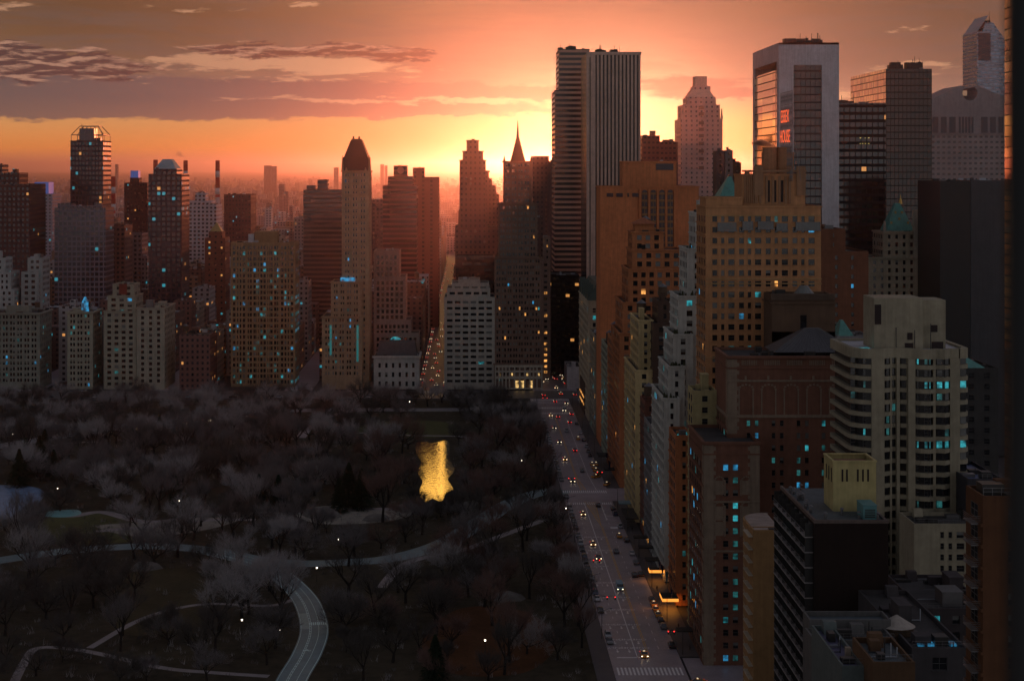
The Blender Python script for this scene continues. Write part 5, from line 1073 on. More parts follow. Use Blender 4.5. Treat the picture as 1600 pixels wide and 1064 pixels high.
def patchb(b):
    i=30; a=L[i]*.97+R[i]*.03;c=L[i]*.66+R[i]*.34;i2=36; e=L[i2]*.66+R[i2]*.34;f=L[i2]*.97+R[i2]*.03; b.face([(*a,.010),(*c,.010),(*e,.010),(*f,.010)])
mark(patchb,mat('teal_bay',(.30,.42,.42),.6,.4,var=.3),'painted_island')
way('park_drive',G((-30,880),(60,866),(130,858),(240,853),(330,860),(400,874),(470,880),(540,878),(612,872),(690,850),(750,815),(800,785),(850,768),(890,770)),9.5,DRV,.002)
way('park_path',G((596,918),(622,888),(658,872),(720,860),(780,838),(850,812)),3.5,PATH)
way('park_path',G((140,1012),(210,972),(268,952),(330,943),(420,946),(462,935)),2.3,PATH,.003)
way('park_path',G((20,1070),(38,1035),(60,1012),(130,1016),(250,1042),(330,1050),(420,1056)),2.6,PATH,.0035)
way('park_path',G((470,684),(482,668),(500,655),(532,646),(560,641)),5,PATH)
way('park_path',G((60,800),(110,806),(160,800),(230,815),(320,806),(400,800),(470,800),(520,797),(600,795),(660,800)),5,PATH,.003)
way('park_path',G((150,830),(240,822),(330,812),(400,812)),4,PATH,.0045)
way('park_path',G((560,676),(640,680),(720,682),(760,690)),2.6,PATH)
way('park_path',G((0,712),(60,700),(110,692),(160,690)),3,PATH)
way('park_drive',G((-20,700),(80,684),(150,672),(230,660),(330,648),(430,642),(560,640),(700,640),(800,636)),13,mat('east_drive',(.19,.185,.20),.6,.4,var=.3),.003)
def blob(name,pts,m,z,kind='structure'):
    P=[Vector(p) for p in pts]; n=len(P); out=[]
    for i in range(n):
        p0,p1,p2,p3=P[i-1],P[i],P[(i+1)%n],P[(i+2)%n]
        for k in range(6):
            t=k/6; out.append(.5*((2*p1)+(p2-p0)*t+(2*p0-5*p1+4*p2-p3)*t*t+(3*p1-p0-3*p2+p3)*t**3))
    sheet(name,[tuple(p) for p in out],z,m); return out
blob('lawn',G((555,672),(590,660),(680,658),(715,668),(690,683),(600,682)),LAWN,.001)
blob('lawn',G((660,1000),(720,950),(820,955),(870,1000),(820,1050),(700,1050)),EARTH,.001)
blob('lawn',G((190,900),(300,890),(330,960),(250,990),(180,980)),mat('winter_grass',(.075,.062,.035),.95,.1,var=.4,vscale=.08),.001)
blob('clearing',G((60,815),(140,800),(260,835),(150,850),(60,845)),LAWN,.0015)
blob('bare_rock_ground',G((460,800),(520,790),(640,800),(600,815),(500,818)),mat('pale_earth',(.30,.28,.24),.9,.2,var=.4,vscale=.15),.0018)
blob('bare_rock_ground',G((150,822),(230,815),(330,806),(400,800),(330,826),(220,838)),mat('pale_earth',(.30,.28,.24)),.0018)
S.T=None
def water():
    m=bpy.data.materials.new('pond_water'); m.use_nodes=True; S.T=m.node_tree; b=m.node_tree.nodes['Principled BSDF']
    b.inputs['Base Color'].default_value=(.02,.018,.012,1); b.inputs['Roughness'].default_value=.06; b.inputs['IOR'].default_value=1.33; b.inputs['Specular IOR Level'].default_value=1.0
    g=node('ShaderNodeNewGeometry'); n1=noise(g.outputs['Position'],.5,3,.5); bp=node('ShaderNodeBump'); bp.inputs['Strength'].default_value=.25; bp.inputs['Distance'].default_value=.25; lk(n1,bp.inputs['Height']); lk(bp.outputs[0],b.inputs['Normal']); return m
WATER=water()
pond=blob('pond',G((652,690),(676,692),(700,689),(703,715),(710,735),(700,748),(708,764),(697,770),(690,783),(676,779),(664,783),(655,768),(660,752),(652,738),(658,722),(650,708)),WATER,.003)
icepts=G((-60,765),(30,758),(70,770),(40,800),(-20,815),(-80,810))
ice=blob('ice_rink',icepts,mat('blue_ice',(.22,.34,.55),.25,.5,var=.5,vscale=.3),.003)
blob('ice_rink',G((75,799),(118,796),(126,803),(100,808),(70,806)),mat('teal_court',(.16,.40,.42),.5,.4,var=.3),.012)
# rocks of the park
ROCKM=mat('schist',(.17,.16,.15),.85,.2,var=.5,vscale=.4,bump=.4)
def rock(px,py,s,lab):
    x,y=gnd(px,py); r=random.Random(px); b=MB(); n=9; a=[(x+s*(1+.3*r.uniform(-1,1))*cos(2*pi*k/n),y+s*.8*(1+.3*r.uniform(-1,1))*sin(2*pi*k/n)) for k in range(n)]
    c=[(x+(p[0]-x)*.75+r.uniform(-.3,.3),y+(p[1]-y)*.7) for p in a]; b.prism(a,-.1,s*.22,0,False,c); d=[(x+(p[0]-x)*.35,y+(p[1]-y)*.3) for p in a]; b.prism(c,s*.22,s*.36,0,True,d)
    o=b.build('rock',ROCKM); tag(o,lab,'rock')
for a in ((640,797,7,'broad grey outcrop just below the golden pond'),(505,805,8,'broad pale outcrop left of the pond path'),(590,812,6,'grey outcrop in the clearing right of the pale one'),(335,655,8,'rock outcrop beside the parked cars of the upper drive'),(320,806,6,'low outcrop in the left clearing'),(738,790,5,'dark outcrop by the pond corner near the street'),(790,935,6,'rock outcrop among the trees near the rust coloured lawn'),(225,888,6,'low rock by the left drive bend')): rock(*a)
# ------------------------------------------------------------------ trees
BARK=mat('bark',(.035,.029,.027),.95,.1,var=.4,vscale=1.0); TWIG=[mat('twig_%d'%k,c,.95,.1,var=.3,vscale=.1) for k,c in enumerate(((.19,.175,.18),(.38,.36,.37),(.10,.09,.085),(.20,.125,.11)))]
NEEDLE=mat('needles',(.018,.032,.016),.9,.2,var=.5,vscale=.5)
def grow(seed,h,spread,trunkh,vase=True,twn=3400,tr=.32):
    r=random.Random(seed); tb=MB(); cb=MB(); tips=[]
    def branch(mb,p,d,L,rad,lev):
        segs=3; q=p
        for s in range(segs):
            d2=(d+Vector((r.uniform(-1,1),r.uniform(-1,1),r.uniform(-.3,.6)))*(.13+.05*lev)).normalized()
            e=q+d2*L/segs; r1=rad*(1-.45*(s+1)/segs)
            mb.bar(q,e,rad*(1-.45*s/segs),r1,5 if lev<1 else (4 if lev<2 else 3)); q=e; d=d2
            if lev>=1 and s>0: tips.append((q,d,lev))
            if lev<3 and s>=1:
                for k in range(2 if lev<2 else 1):
                    a=r.uniform(0,2*pi); o=d.orthogonal().normalized(); o.rotate(Matrix.Rotation(a,3,d))
                    nd=(d*.75+o*r.uniform(.5,.9)*spread+Vector((0,0,.28))).normalized()
                    branch(tb if lev<1 else cb,q,nd,L*r.uniform(.5,.72),r1*.62,lev+1)
        if lev<3:
            for k in range(2):
                a=r.uniform(0,2*pi); o=d.orthogonal().normalized(); o.rotate(Matrix.Rotation(a,3,d))
                nd=(d+o*r.uniform(.3,.6)*spread+Vector((0,0,.25))).normalized(); branch(tb if lev<1 else cb,q,nd,L*r.uniform(.6,.8),rad*.5,lev+1)
    p=Vector((0,0,-.2)); top=Vector((r.uniform(-.4,.4),r.uniform(-.4,.4),trunkh)); tb.bar(p,top*.5,tr*1.25,tr,8); tb.bar(top*.5,top,tr,tr*.8,8)
    n=r.choice([4,5,6])
    for k in range(n):
        a=2*pi*k/n+r.uniform(-.4,.4); el=r.uniform(.55,1.25) if vase else r.uniform(.3,1.1)
        d=Vector((cos(a)*cos(el)*spread,sin(a)*cos(el)*spread,sin(el))).normalized()
        branch(tb,top-Vector((0,0,r.uniform(0,trunkh*.25))),d,(h-trunkh)*r.uniform(.34,.44),tr*.5,0)
    T=[t for t in tips if t[2]>=2] or tips
    for k in range(twn):
        q,d,_=r.choice(T); 
        nd=(d*1.1+Vector((r.uniform(-1,1),r.uniform(-1,1),r.uniform(-.2,1.1)))).normalized(); L=r.uniform(1.0,2.6); s=q+d*r.uniform(-.6,.4)
        w=nd.orthogonal().normalized()*r.uniform(.014,.030); e=s+nd*L
        cb.face([s-w,s+w,e])
    return tb.mesh('trunk',BARK), cb
TREES=[]
for k,(sd,h,sp,th,v,tn,tr) in enumerate(((1,15,1.0,3.2,True,2900,.46),(2,18,.85,4.5,True,2700,.50),(3,12,1.2,2.2,False,4200,.32),(4,20,.65,6,True,2500,.46),(5,14,1.1,2.6,False,2900,.44),(6,10,1.1,1.6,False,3200,.22),(7,17,.95,5,True,3600,.45))):
    t,cb=grow(sd,h,sp,th,v,tn,tr); TREES.append((t,[cb.mesh('crown',TWIG[j]) for j in range(4)],h))
def conifer(seed):
    r=random.Random(seed); tb=MB(); tb.bar((0,0,-.2),(0,0,13),.3,.05,7); cb=MB()
    for k in range(1500):
        z=1.2+12.2*r.random()**.8; R=(13.8-z)*.36; a=r.uniform(0,2*pi); d=Vector((cos(a),sin(a),-.18-.2*r.random())); s=Vector((0,0,z))+d*R*r.uniform(.25,.8); L=R*.3+.3
        w=Vector((-sin(a),cos(a),0))*r.uniform(.15,.4); cb.face([s-w,s+d*L*.6+w*.3-w*.9,s+d*L+Vector((0,0,r.uniform(-.3,.1))),s+w]); 
    return tb.mesh('trunk',BARK),cb.mesh('crown',NEEDLE)
CON=[conifer(1),conifer(2)]
BUSH=MB(); r=random.Random(3)
def near_road(x,y,m):
    for o,w in roads:
        for p in o:
            if (p.x-x)**2+(p.y-y)**2<(w/2+m)**2: return True
    return False
def inpoly(x,y,poly,m=0):
    n=len(poly); c=False; j=n-1
    for i in range(n):
        a,b=poly[i],poly[j]
        if (a.y>y)!=(b.y>y) and x<(b.x-a.x)*(y-a.y)/(b.y-a.y)+a.x: c=not c
        j=i
    if c or m==0: return c
    return any((p.x-x)**2+(p.y-y)**2<m*m for p in poly)
def zone(px,py):
    if py<665: return 'along the upper drive below the avenue houses'
    if px>820: return 'lining the park side kerb of the street'
    if 600<px<800 and py<820: return 'round the golden pond'
    if 380<px<560 and py>860: return 'beside the curved drive with bicycle markings'
    if px>560 and py>=820: return 'in the reddish grove'
    if px<380 and py>930: return 'in the dark lower left lawn'
    if px<380 and py>=800: return 'along the left stretch of the park road'
    if px<380: return 'in the left woods near the ice'
    return 'in the middle woods left of the pond'
VAR=['round crowned','tall vase shaped','low spreading','tall slim','broad many stemmed','small bushy','high trunked']
def plant(x,y,v,j,s,rz):
    px=VX+F*x/y; py=VY+F*H/y; z=zone(px,py)
    tone=['grey','pale grey','dark brown','reddish'][j]
    rt=bpy.data.objects.new('bare_tree',None); C.objects.link(rt); rt.location=(x,y,0); rt.rotation_euler=(0,0,rz); rt.scale=(s,s,s*rnd.uniform(.9,1.1))
    tag(rt,'%s bare tree, %s twigs, %s'%(VAR[v],tone,z),'tree','bare trees %s'%z)
    a=bpy.data.objects.new('trunk',TREES[v][0]); C.objects.link(a); a.parent=rt
    c=bpy.data.objects.new('crown',TREES[v][1][j]); C.objects.link(c); c.parent=rt
r=random.Random(42); cand=[]
y=452
NT=0
while y<990:
    step=14.4+ (y-450)*.003
    x=-118-(y-450)*.30-8
    while x<32:
        X=x+r.uniform(-5,5); Y=y+r.uniform(-5,5); x+=step*r.uniform(.85,1.35)
        if X>33.5 or near_road(X,Y,1.2) or inpoly(X,Y,pond,3) or inpoly(X,Y,ice,6): continue
        px=VX+F*X/Y; py=VY+F*H/Y
        # keep the sight line to the water and the lawns open
        if 648<px<712 and 640<py<(828 if px<702 else 800): continue
        if 560<px<700 and 655<py<700 : continue
        if 690<px<850 and 985<py<1010: continue
        if 180<px<330 and 900<py<985 and r.random()<.7: continue
        if 60<px<160 and 800<py<850: continue
        if 450<px<520 and 985<py<1064 : continue
        if px>905 and py>840: continue
        if 455<px<620 and 885<py<925: continue
        if 470<px<620 and 800<py<850 and r.random()<.6: continue
        cand.append((X,Y,px,py))
    y+=step*.95
for yk in range(478,930,26): cand.append((r.uniform(30.5,33.5),yk+r.uniform(-4,4),VX+F*35/yk,VY+F*H/yk))
r.shuffle(cand); print('tree candidates',len(cand))
cand=sorted(cand,key=lambda c:c[1])
for i in range(len(cand)): pass
for X,Y,px,py in cand[:296]:
    v=r.choice([0,0,1,2,3,4,4,5,6]); j=r.choice([0,0,1,2]) 
    if px>560 and r.random()<.45: j=3
    if py>930 and r.random()<.5: j=2
    if 330<px<470 and 860<py<990: v=r.choice([1,6,0]); j=1
    if X>30.4: v=r.choice([3,5,1,3])
    if py>1010: j=2 if r.random()<.4 else j
    s=r.uniform(.8,1.12)
    if py>1000: s*=.8
    if X>30.4: s*=.78
    plant(X,Y,v,j,s,r.uniform(0,6.28))
for px_,py_,v_,s_ in ((664,806,5,.75),(688,808,2,.7),(646,792,5,.9),(708,796,5,.9),(700,806,5,.8),(642,770,0,.7)):
    xx,yy_=gnd(px_,py_); plant(xx,yy_,v_,2,s_,px_)
def woods(b):
    rr=random.Random(21)
    for X,Y,px,py in cand[296:]:
        v=rr.choice([0,4,5,2]); q=TREES[v][1][0]; s=rr.uniform(.85,1.1); a=rr.uniform(0,6.28); ca,sa=cos(a)*s,sin(a)*s; k0=len(b.v); mi=rr.randrange(3)
        for me in (TREES[v][0],q):
            k0=len(b.v); b.v+=[(X+ca*u.co.x-sa*u.co.y,Y+sa*u.co.x+ca*u.co.y,u.co.z*s) for u in me.vertices]
            b.f+=[tuple(k0+i for i in f.vertices) for f in me.polygons]; b.i+=[3 if me is TREES[v][0] else mi]*len(me.polygons)
print('far woods',len(cand)-296)
b=MB(); woods(b); tag(b.build('far_woods',TWIG[:3]+[BARK]),'bare winter woods merging into one mass below the avenue houses','woods',None,'stuff')
for k,(px,py,s) in enumerate(((40,735,1.1),(62,742,1.3),(84,750,1.0),(30,760,1.2),(405,792,1.0),(435,800,1.1),(545,790,1.3),(565,795,1.2),(530,800,1.0),(275,790,.9),(70,720,1.1),(680,1062,.9),(250,680,.8))):
    x,yy=gnd(px,py); rt=empty('evergreen_tree',(x,yy,0),['dark evergreen at the left edge above the ice','tallest dark evergreen above the ice at the left','dark evergreen on the right of the left edge clump','dark evergreen lowest in the left edge clump','evergreen left of centre in the middle woods','evergreen beside another in the middle woods, the lower one','wide evergreen just left of the pond','evergreen nearest the pond bank','small evergreen at the foot of the pair by the pond','small evergreen in the left woods','dark evergreen behind the left edge clump','small evergreen low in the reddish grove','small evergreen below the upper drive'][k],'tree','evergreens in the park'); rt.scale=(s*1.15,s*1.15,s)
    rt.rotation_euler=(0,0,k)
    for nm,me in zip(('trunk','crown'),CON[k%2]): a=bpy.data.objects.new(nm,me); C.objects.link(a); a.parent=rt
# undergrowth nobody could count
def under(b):
    r=random.Random(9)
    for k in range(2600):
        Y=r.uniform(450,985); X=r.uniform(-125-(Y-450)*.3,33)
        if near_road(X,Y,1.0) or inpoly(X,Y,pond,1.0) or inpoly(X,Y,ice,2): continue
        px=VX+F*X/Y; py=VY+F*H/Y
        if 560<px<700 and 655<py<685: continue
        if 700<px<850 and 955<py<1040 and r.random()<.8: continue
        if 180<px<330 and 890<py<985 and r.random()<.8: continue
        n=r.randint(8,16); sz=r.uniform(.6,2.0); mi=r.randrange(3)
        for q in range(n):
            a=r.uniform(0,6.28); d=Vector((cos(a)*.7,sin(a)*.7,r.uniform(.6,1.3)))*sz; s=Vector((X+r.uniform(-1,1),Y+r.uniform(-1,1),0)); w=Vector((-sin(a),cos(a),0))*.05
            b.face([s-w,s+w,s+d],mi)
b=MB(); under(b); tag(b.build('undergrowth',TWIG[:3]),'leafless brushy undergrowth between the park trees','undergrowth',None,'stuff')
# ------------------------------------------------------------------ vehicles
TYRE=mat('tyre',(.012,.012,.012),.8,.2,var=0); CGL=mat('car_glass',(.015,.018,.022),.08,.8,var=0)
HEAD=mat('headlight',(.8,.8,.7),.3,.5,var=0,emit=(1,.80,.5),es=3.5); TAIL=mat('tail_light',(.4,.02,.02),.3,.5,var=0,emit=(1,.03,.03),es=2.6); LAMP=mat('car_lamp_glass',(.5,.5,.5),.2,.6,var=0); RLAMP=mat('red_lamp_glass',(.3,.02,.02),.2,.6,var=0)
def lp(name,b,m,rt): me=b.mesh(name,m); o=bpy.data.objects.new(name,me); C.objects.link(o); o.parent=rt; return o
def prof(b,pts,w,taper=0.0,mi=0):
    """side profile (y along, z) extruded across, with tumblehome"""
    n=len(pts); k0=len(b.v); zs=[p[1] for p in pts]; z0,z1=min(zs),max(zs)
    for s in (-1,1):
        for yy,z in pts: b.v.append((s*(w/2-taper*(z-z0)/(z1-z0)),yy,z))
    b.f.append(tuple(k0+i for i in range(n))); b.i.append(mi); b.f.append(tuple(k0+n+i for i in range(n))[::-1]); b.i.append(mi)
    for i in range(n): b.f.append((k0+i,k0+n+i,k0+n+(i+1)%n,k0+(i+1)%n)); b.i.append(mi)
def make_car(name,cat,paint,lit=0,taxi=False,kind='sedan'):
    rt=bpy.data.objects.new(name,None); C.objects.link(rt)
    Lh=2.35
    if kind=='sedan': body=[(-Lh,.35),(-Lh+.05,.62),(-Lh+.2,.80),(-1.2,.92),(1.5,.96),(Lh-.1,.90),(Lh,.6),(Lh-.02,.35)]; cab=[(-1.25,.9),(-.45,1.40),(.75,1.43),(1.6,.94)]
    elif kind=='suv': body=[(-Lh,.4),(-Lh+.02,.8),(-Lh+.2,1.0),(-1.3,1.08),(2.2,1.10),(Lh,.95),(Lh,.4)]; cab=[(-1.35,1.05),(-.65,1.68),(1.95,1.70),(2.25,1.07)]
    else: Lh=3.0; body=[(-Lh,.4),(-Lh+.02,1.0),(-Lh+.5,1.35),(-Lh+1.2,2.3),(Lh,2.35),(Lh,.4)]; cab=[(-Lh+.35,1.3),(-Lh+.95,2.1),(-Lh+1.3,2.12),(-Lh+1.3,1.35)]
    b=MB(); prof(b,body,1.86 if kind!='van' else 2.1,.06); lp('body',b,paint,rt)
    b=MB(); prof(b,cab,1.66 if kind!='van' else 2.14,.18 if kind!='van' else 0); lp('windows',b,CGL,rt)
    if kind!='van':
        b=MB(); z=cab[1][1]; b.box(-.60,.60,cab[1][0]+.05,cab[2][0]-.05,z-.02,z+.055); lp('roof',b,paint,rt)
    for sx in (-1,1):
        for yy in (-Lh+.85,Lh-.9):
            b=MB(); n=12; k0=0
            for s in (0,1): b.v+=[(sx*(.70+.22*s),yy+.33*cos(2*pi*q/n),.33+.33*sin(2*pi*q/n)) for q in range(n)]
            for q in range(n): b.f.append((q,(q+1)%n,n+(q+1)%n,n+q)); b.i.append(0)
            b.f.append(tuple(range(n,2*n))); b.i.append(0); wh=lp('wheel',b,TYRE,rt); b=MB(); b.face([(sx*.93,yy+.19*cos(2*pi*q/8),.33+.19*sin(2*pi*q/8)) for q in range(8)]); lp('rim',b,METAL,wh)
        b=MB(); b.box(sx*.78-.17,sx*.78+.17,-Lh-.03,-Lh+.06,.60,.76); lp('headlight',b,HEAD if lit else LAMP,rt)
        b=MB(); b.box(sx*.78-.15,sx*.78+.15,Lh-.08,Lh+.03,.66,.84); lp('tail_light',b,TAIL if lit else RLAMP,rt)
    if taxi: b=MB(); b.box(-.28,.28,-.1,.12,cab[1][1]+.06,cab[1][1]+.24); lp('roof_sign',b,mat('taxi_sign',(.7,.65,.5),.4,.4,var=0,emit=(1,.8,.5),es=.5),rt)
    rt['category']=cat; return rt
def paint(n,c): return mat('paint_'+n,c,.25,.6,var=0)
CARS={}
def put(key,x,y,rz,label,group,cat=None):
    if key not in CARS:
        nm,ct,pt,lit,tx,kd={'taxi':('taxi','taxi',paint('taxi',(.75,.30,.02)),0,True,'sedan'),'taxi_lit':('taxi','taxi',paint('taxi',(.75,.30,.02)),1,True,'sedan'),'black':('parked_car','car',paint('black',(.02,.02,.025)),0,False,'sedan'),
          'grey':('parked_car','car',paint('grey',(.16,.17,.19)),0,False,'sedan'),'silver':('parked_car','car',paint('silver',(.45,.47,.52)),0,False,'suv'),'blue':('parked_car','car',paint('blue',(.05,.07,.14)),0,False,'suv'),
          'red':('red_car','car',paint('red',(.40,.03,.03)),1,False,'sedan'),'moving':('moving_car','car',paint('dark',(.05,.05,.05)),1,False,'sedan'),'van':('delivery_van','van',paint('white',(.70,.72,.74)),1,False,'van'),'bluevan':('delivery_van','van',paint('pale_blue',(.30,.52,.66)),1,False,'van'),'white':('parked_car','car',paint('white2',(.62,.62,.66)),0,False,'sedan')}[key]
        rt=make_car(nm,ct,pt,lit,tx,kd); CARS[key]=rt
    else:
        src=CARS[key]; rt=src.copy(); C.objects.link(rt)
        for ch in list(src.children):
            c=ch.copy(); C.objects.link(c); c.parent=rt
            for gc in list(ch.children): d=gc.copy(); C.objects.link(d); d.parent=c
    rt.location=(x,y,.01); rt.rotation_euler=(0,0,rz); rt['label']=label
    if group: rt['group']=group
    elif 'group' in rt: del rt['group']
    return rt
def lane(px,py):
    x,y=gnd(px,py); return x,y
g='cars parked along the park kerb'; r=random.Random(4)
ks=['black','grey','silver','blue','black','white','grey']
where=[(1000,'near the foot of the street')]
y=486; k=0
LK=[]
for y in (486,492,520,534,541,547,561,568,574,585,591,603,612,618,626,640,646,652,661,668,676,700,738,745,752,759,766,773,780,787,794,801,808,820,827,834,842,849,858,866,880,890,902,912):
    ky=ks[r.randrange(len(ks))]; py=VY+F*H/y
    w='opposite the flagged canopies' if y<560 else ('opposite the brick club' if y<600 else ('just before the mid avenue crosswalk' if y<700 else ('just past the mid avenue crosswalk' if y<800 else ('halfway to the plaza' if y<870 else 'near the plaza crosswalk'))))
    nm={'black':'black sedan','grey':'grey sedan','silver':'silver tall car','blue':'dark blue tall car','white':'white sedan'}[ky]
    put(ky,40.2,y,0 if ky!='x' else 0,'%s parked at the park kerb %s'%(nm,w),g)
g='cars standing at the building side kerb'
for x,y,ky,lab in ((57.3,533,'black','black sedan right behind the glowing hotel canopy taxis'),(57.3,509,'black','black sedan in front of the row of taxis at the kerb'),(57.3,502,'grey','grey sedan at the front of the kerb row below the flags'),(57.4,482,'black','lone black sedan nearest the lower traffic signal'),(57.0,642,'silver','silver tall car beside the painted box above the middle of the street'),(57.2,566,'black','black sedan at the kerb between the two lit canopies'),(57.2,583,'grey','grey sedan at the kerb by the second dark canopy'),(57.2,597,'white','white sedan at the kerb in the near row'),(57.2,618,'black','black sedan at the kerb by the farthest near canopy'),(57.2,665,'blue','dark blue tall car at the kerb beside the long sidewalk shed'),(57.2,675,'black','black sedan at the kerb beside the pale blue kiosk roof'),(57,800,'black','black sedan before the second canopy row far up the street'),(57,812,'grey','grey sedan far up the street at the building kerb'),(57.2,826,'silver','silver tall car far up the street at the building kerb'),(57,845,'black','black sedan farther up at the building kerb'),(57,868,'white','white sedan near the far hotel entrance'),(57,900,'black','black sedan nearest the plaza at the building kerb')):
    put(ky,x,y,pi,lab,g)
for x,y,ky,lab,rz in ((57.2,527,'taxi','rear taxi in the kerb row by the blue flag',pi),(57.2,521,'taxi','middle taxi in the kerb row by the blue flag',pi),(57.2,515,'taxi','front taxi in the kerb row by the blue flag',pi),
   (48.6,472.5,'taxi_lit','yellow taxi waiting at the stop line of the nearest crosswalk',0),(44.6,612,'taxi_lit','yellow taxi rolling down the bus lane above the lane arrows',0),(60,447,'taxi_lit','yellow taxi turning at the very bottom corner',-1.2),
   (56.2,776,'taxi','taxi at the head of the hotel taxi cluster, left one',pi),(58.0,776,'taxi','taxi at the head of the hotel taxi cluster, right one',pi),(56.3,768,'taxi','second taxi of the hotel cluster on the left',pi),(56.8,761,'taxi','third taxi of the hotel cluster',pi-.3),(56.9,752,'taxi','fourth taxi of the hotel cluster, slewed',pi-.5),(55.7,745,'taxi','taxi angled out of the cluster into the lane',pi-.9),(58.9,727,'taxi','orange taxi alone by the crosswalk corner',pi-.4)):
    put(ky,x,y,rz,lab,None)
for x,y,ky,lab in ((48.5,548,'bluevan','pale blue van driving down the middle lane past the blue flag'),(53.2,950,'van','white van stopped on the far crosswalks'),(53.6,905,'red','red car behind the white van on the far stretch'),(48.5,925,'red','red car in the left far lane'),(50,985,'red','red car crossing the plaza'),(56,978,'moving','dark car entering the plaza with lit lamps')):
    put(ky,x,y,pi if ky=='red' else 0,lab,None)
g='traffic on the street beside the park'; r=random.Random(12)
for x,y,ky,lab in ((44.9,590,'moving','dark lit car beside the lane arrows, middle of the street'),(55.0,565,'black','black sedan driving away opposite the upper lit canopy'),(51.9,600,'grey','grey sedan driving away past the lane arrows'),(55.2,625,'taxi','taxi driving away toward the mid avenue'),(44.6,665,'taxi_lit','taxi with lights on just before the mid avenue crosswalk'),(51.8,682,'black','black sedan waiting at the mid avenue crosswalk'),(44.8,735,'moving','dark lit car just past the mid avenue crosswalk'),(50.6,760,'grey','grey sedan in the middle lane level with the taxi cluster'),(44.6,790,'taxi_lit','taxi with lights on beyond the taxi cluster, park side'),(50.8,815,'red','red lit car driving away, centre of the far stretch'),(44.7,840,'moving','dark lit car on the park side, far stretch'),(54.6,850,'taxi','taxi driving away on the far stretch'),(44.4,885,'moving','dark lit car next to the far parked cars'),(50.3,875,'silver','silver tall car driving away, far stretch'),(44.8,930,'taxi_lit','taxi with lights on before the far crosswalk'),(56.4,935,'red','red lit car near the far crosswalk, building side')):
    put(ky,x,y,pi if x>49 else 0,lab,g)
# traffic on the glowing side street and round the plaza
g='traffic on the glowing side street'; r=random.Random(10)
for k in range(120):
    y=1050*(2.3**(k/120))+r.uniform(-6,6); x=-29.6 if k%3==0 else (-14.6 if k%3==1 else -22+r.uniform(-3,3)); ky=r.choice(['moving','moving','taxi_lit','red','van' if k%7==0 else 'moving'])
    nm={'moving':'dark lit car','taxi_lit':'taxi with lights on','red':'red lit car','van':'white lit van'}[ky]
    side='at the left kerb' if k%3==0 else ('at the right kerb' if k%3==1 else 'in the middle lane')
    dep='at its near end' if y<1200 else ('past the first avenue' if y<1500 else ('far along' if y<1900 else 'at its farthest visible end'))
    put(ky,x,y,pi if k%2 else 0,'%s %s, glowing side street, %s'%(nm,side,dep),g)
g='traffic round the far plaza'
for k in range(26):
    y=r.uniform(1003,1230); x=46+r.uniform(0,18); 
    if y<1034: x=r.uniform(30,64)
    ky=r.choice(['moving','taxi_lit','red','moving']); nm={'moving':'dark lit car','taxi_lit':'taxi with lights on','red':'red lit car'}[ky]
    put(ky,x,y,0 if r.random()<.6 else pi,'%s %s'%(nm,'on the avenue before the plaza' if y<1034 else 'in the far street right of the spire hotel'),g)
g='cars along the avenue and upper park drive'
for k in range(34):
    t=k/34; px=100+t*330; py=681-t*38+ (3 if k%2 else 0); x,y=gnd(px,py); a=math.atan2(-(38),330)
    ky=['silver','white','grey','moving'][k%4]; nm={'silver':'silver tall car','white':'white sedan','grey':'grey sedan','moving':'dark lit car'}[ky]
    put(ky,x,y,-pi/2+.75 if 0 else radians(50),'%s on the upper park drive %s'%(nm,'at its left end' if t<.33 else('in its middle stretch' if t<.66 else 'at its right end')),g)
for k in range(22):
    x=-260+k*13.5; put(['grey','black','white','silver'][k%4],x,1004 if k%2 else 1032,pi/2,'%s on the avenue before the apartment houses %s'%({'grey':'grey sedan','black':'black sedan','white':'white sedan','silver':'silver tall car'}[['grey','black','white','silver'][k%4]],'at the left' if x<-170 else('below the gridded tower' if x<-80 else 'near the white palazzo')),g)
# ------------------------------------------------------------------ street furniture
def canopy(x0,x1,y0,y1,z,lab,lit=False,m=None):
    rt=empty('entrance_canopy',((x0+x1)/2,(y0+y1)/2,0),lab,'canopy')
    addpart(rt,'awning',m or mat('dark_awning',(.02,.02,.02),.7,.3,var=.2),lambda b:b.box(x0,x1,y0,y1,z,z+.35))
    addpart(rt,'post',METAL,lambda b:[b.bar((x0+.2,y,.13),(x0+.2,y,z),.07) for y in (y0+.3,y1-.3)])
    if lit: 
        addpart(rt,'soffit_lamp',mat('canopy_lamp',(.8,.4,.1),.5,.3,var=0,emit=(1,.36,.05),es=3.0),lambda b:b.box(x0+.2,x1-.2,y0+.2,y1-.2,z-.06,z-.01))
        addpart(rt,'lit_fascia',mat('canopy_glow',(.8,.4,.1),.5,.3,var=0,emit=(1,.34,.05),es=1.0),lambda b:(b.box(x0,x1,y0-.03,y0-.005,z-.5,z+.4),b.box(x0-.03,x0-.005,y0,y1,z-.5,z+.4)))
for a in ((59,63.9,556,560,3.8,'lit orange hotel canopy, the upper one of two',True),(59,63.9,519,527,3.8,'large lit orange hotel canopy beside the taxi row and blue flag',True),(58.8,63.9,606,610,3.6,'dark canopy farthest up the near row'),(59,63.9,590,594,3.6,'dark canopy second in the near row'),(59.5,63.9,571,576,3.6,'dark canopy just above the upper lit one'),(59.2,63.9,484,488,3.6,'dark canopy nearest the lower signal'),(59.2,63.9,742,749,3.6,'dark canopy by the flags of the far hotel'),(59,63.9,776,786,3.8,'wide dark canopy behind the hotel taxi cluster'),(59,63.9,640,660,3.4,'long dark sidewalk shed in the middle of the row'),(59,63.9,668,674,3.6,'pale blue kiosk roof by the crosswalk corner')):
    canopy(*a[:6],lit=len(a)>6,m=mat('pale_blue_roof',(.22,.34,.40),.6,.4,var=.2) if 'kiosk' in a[5] else None)
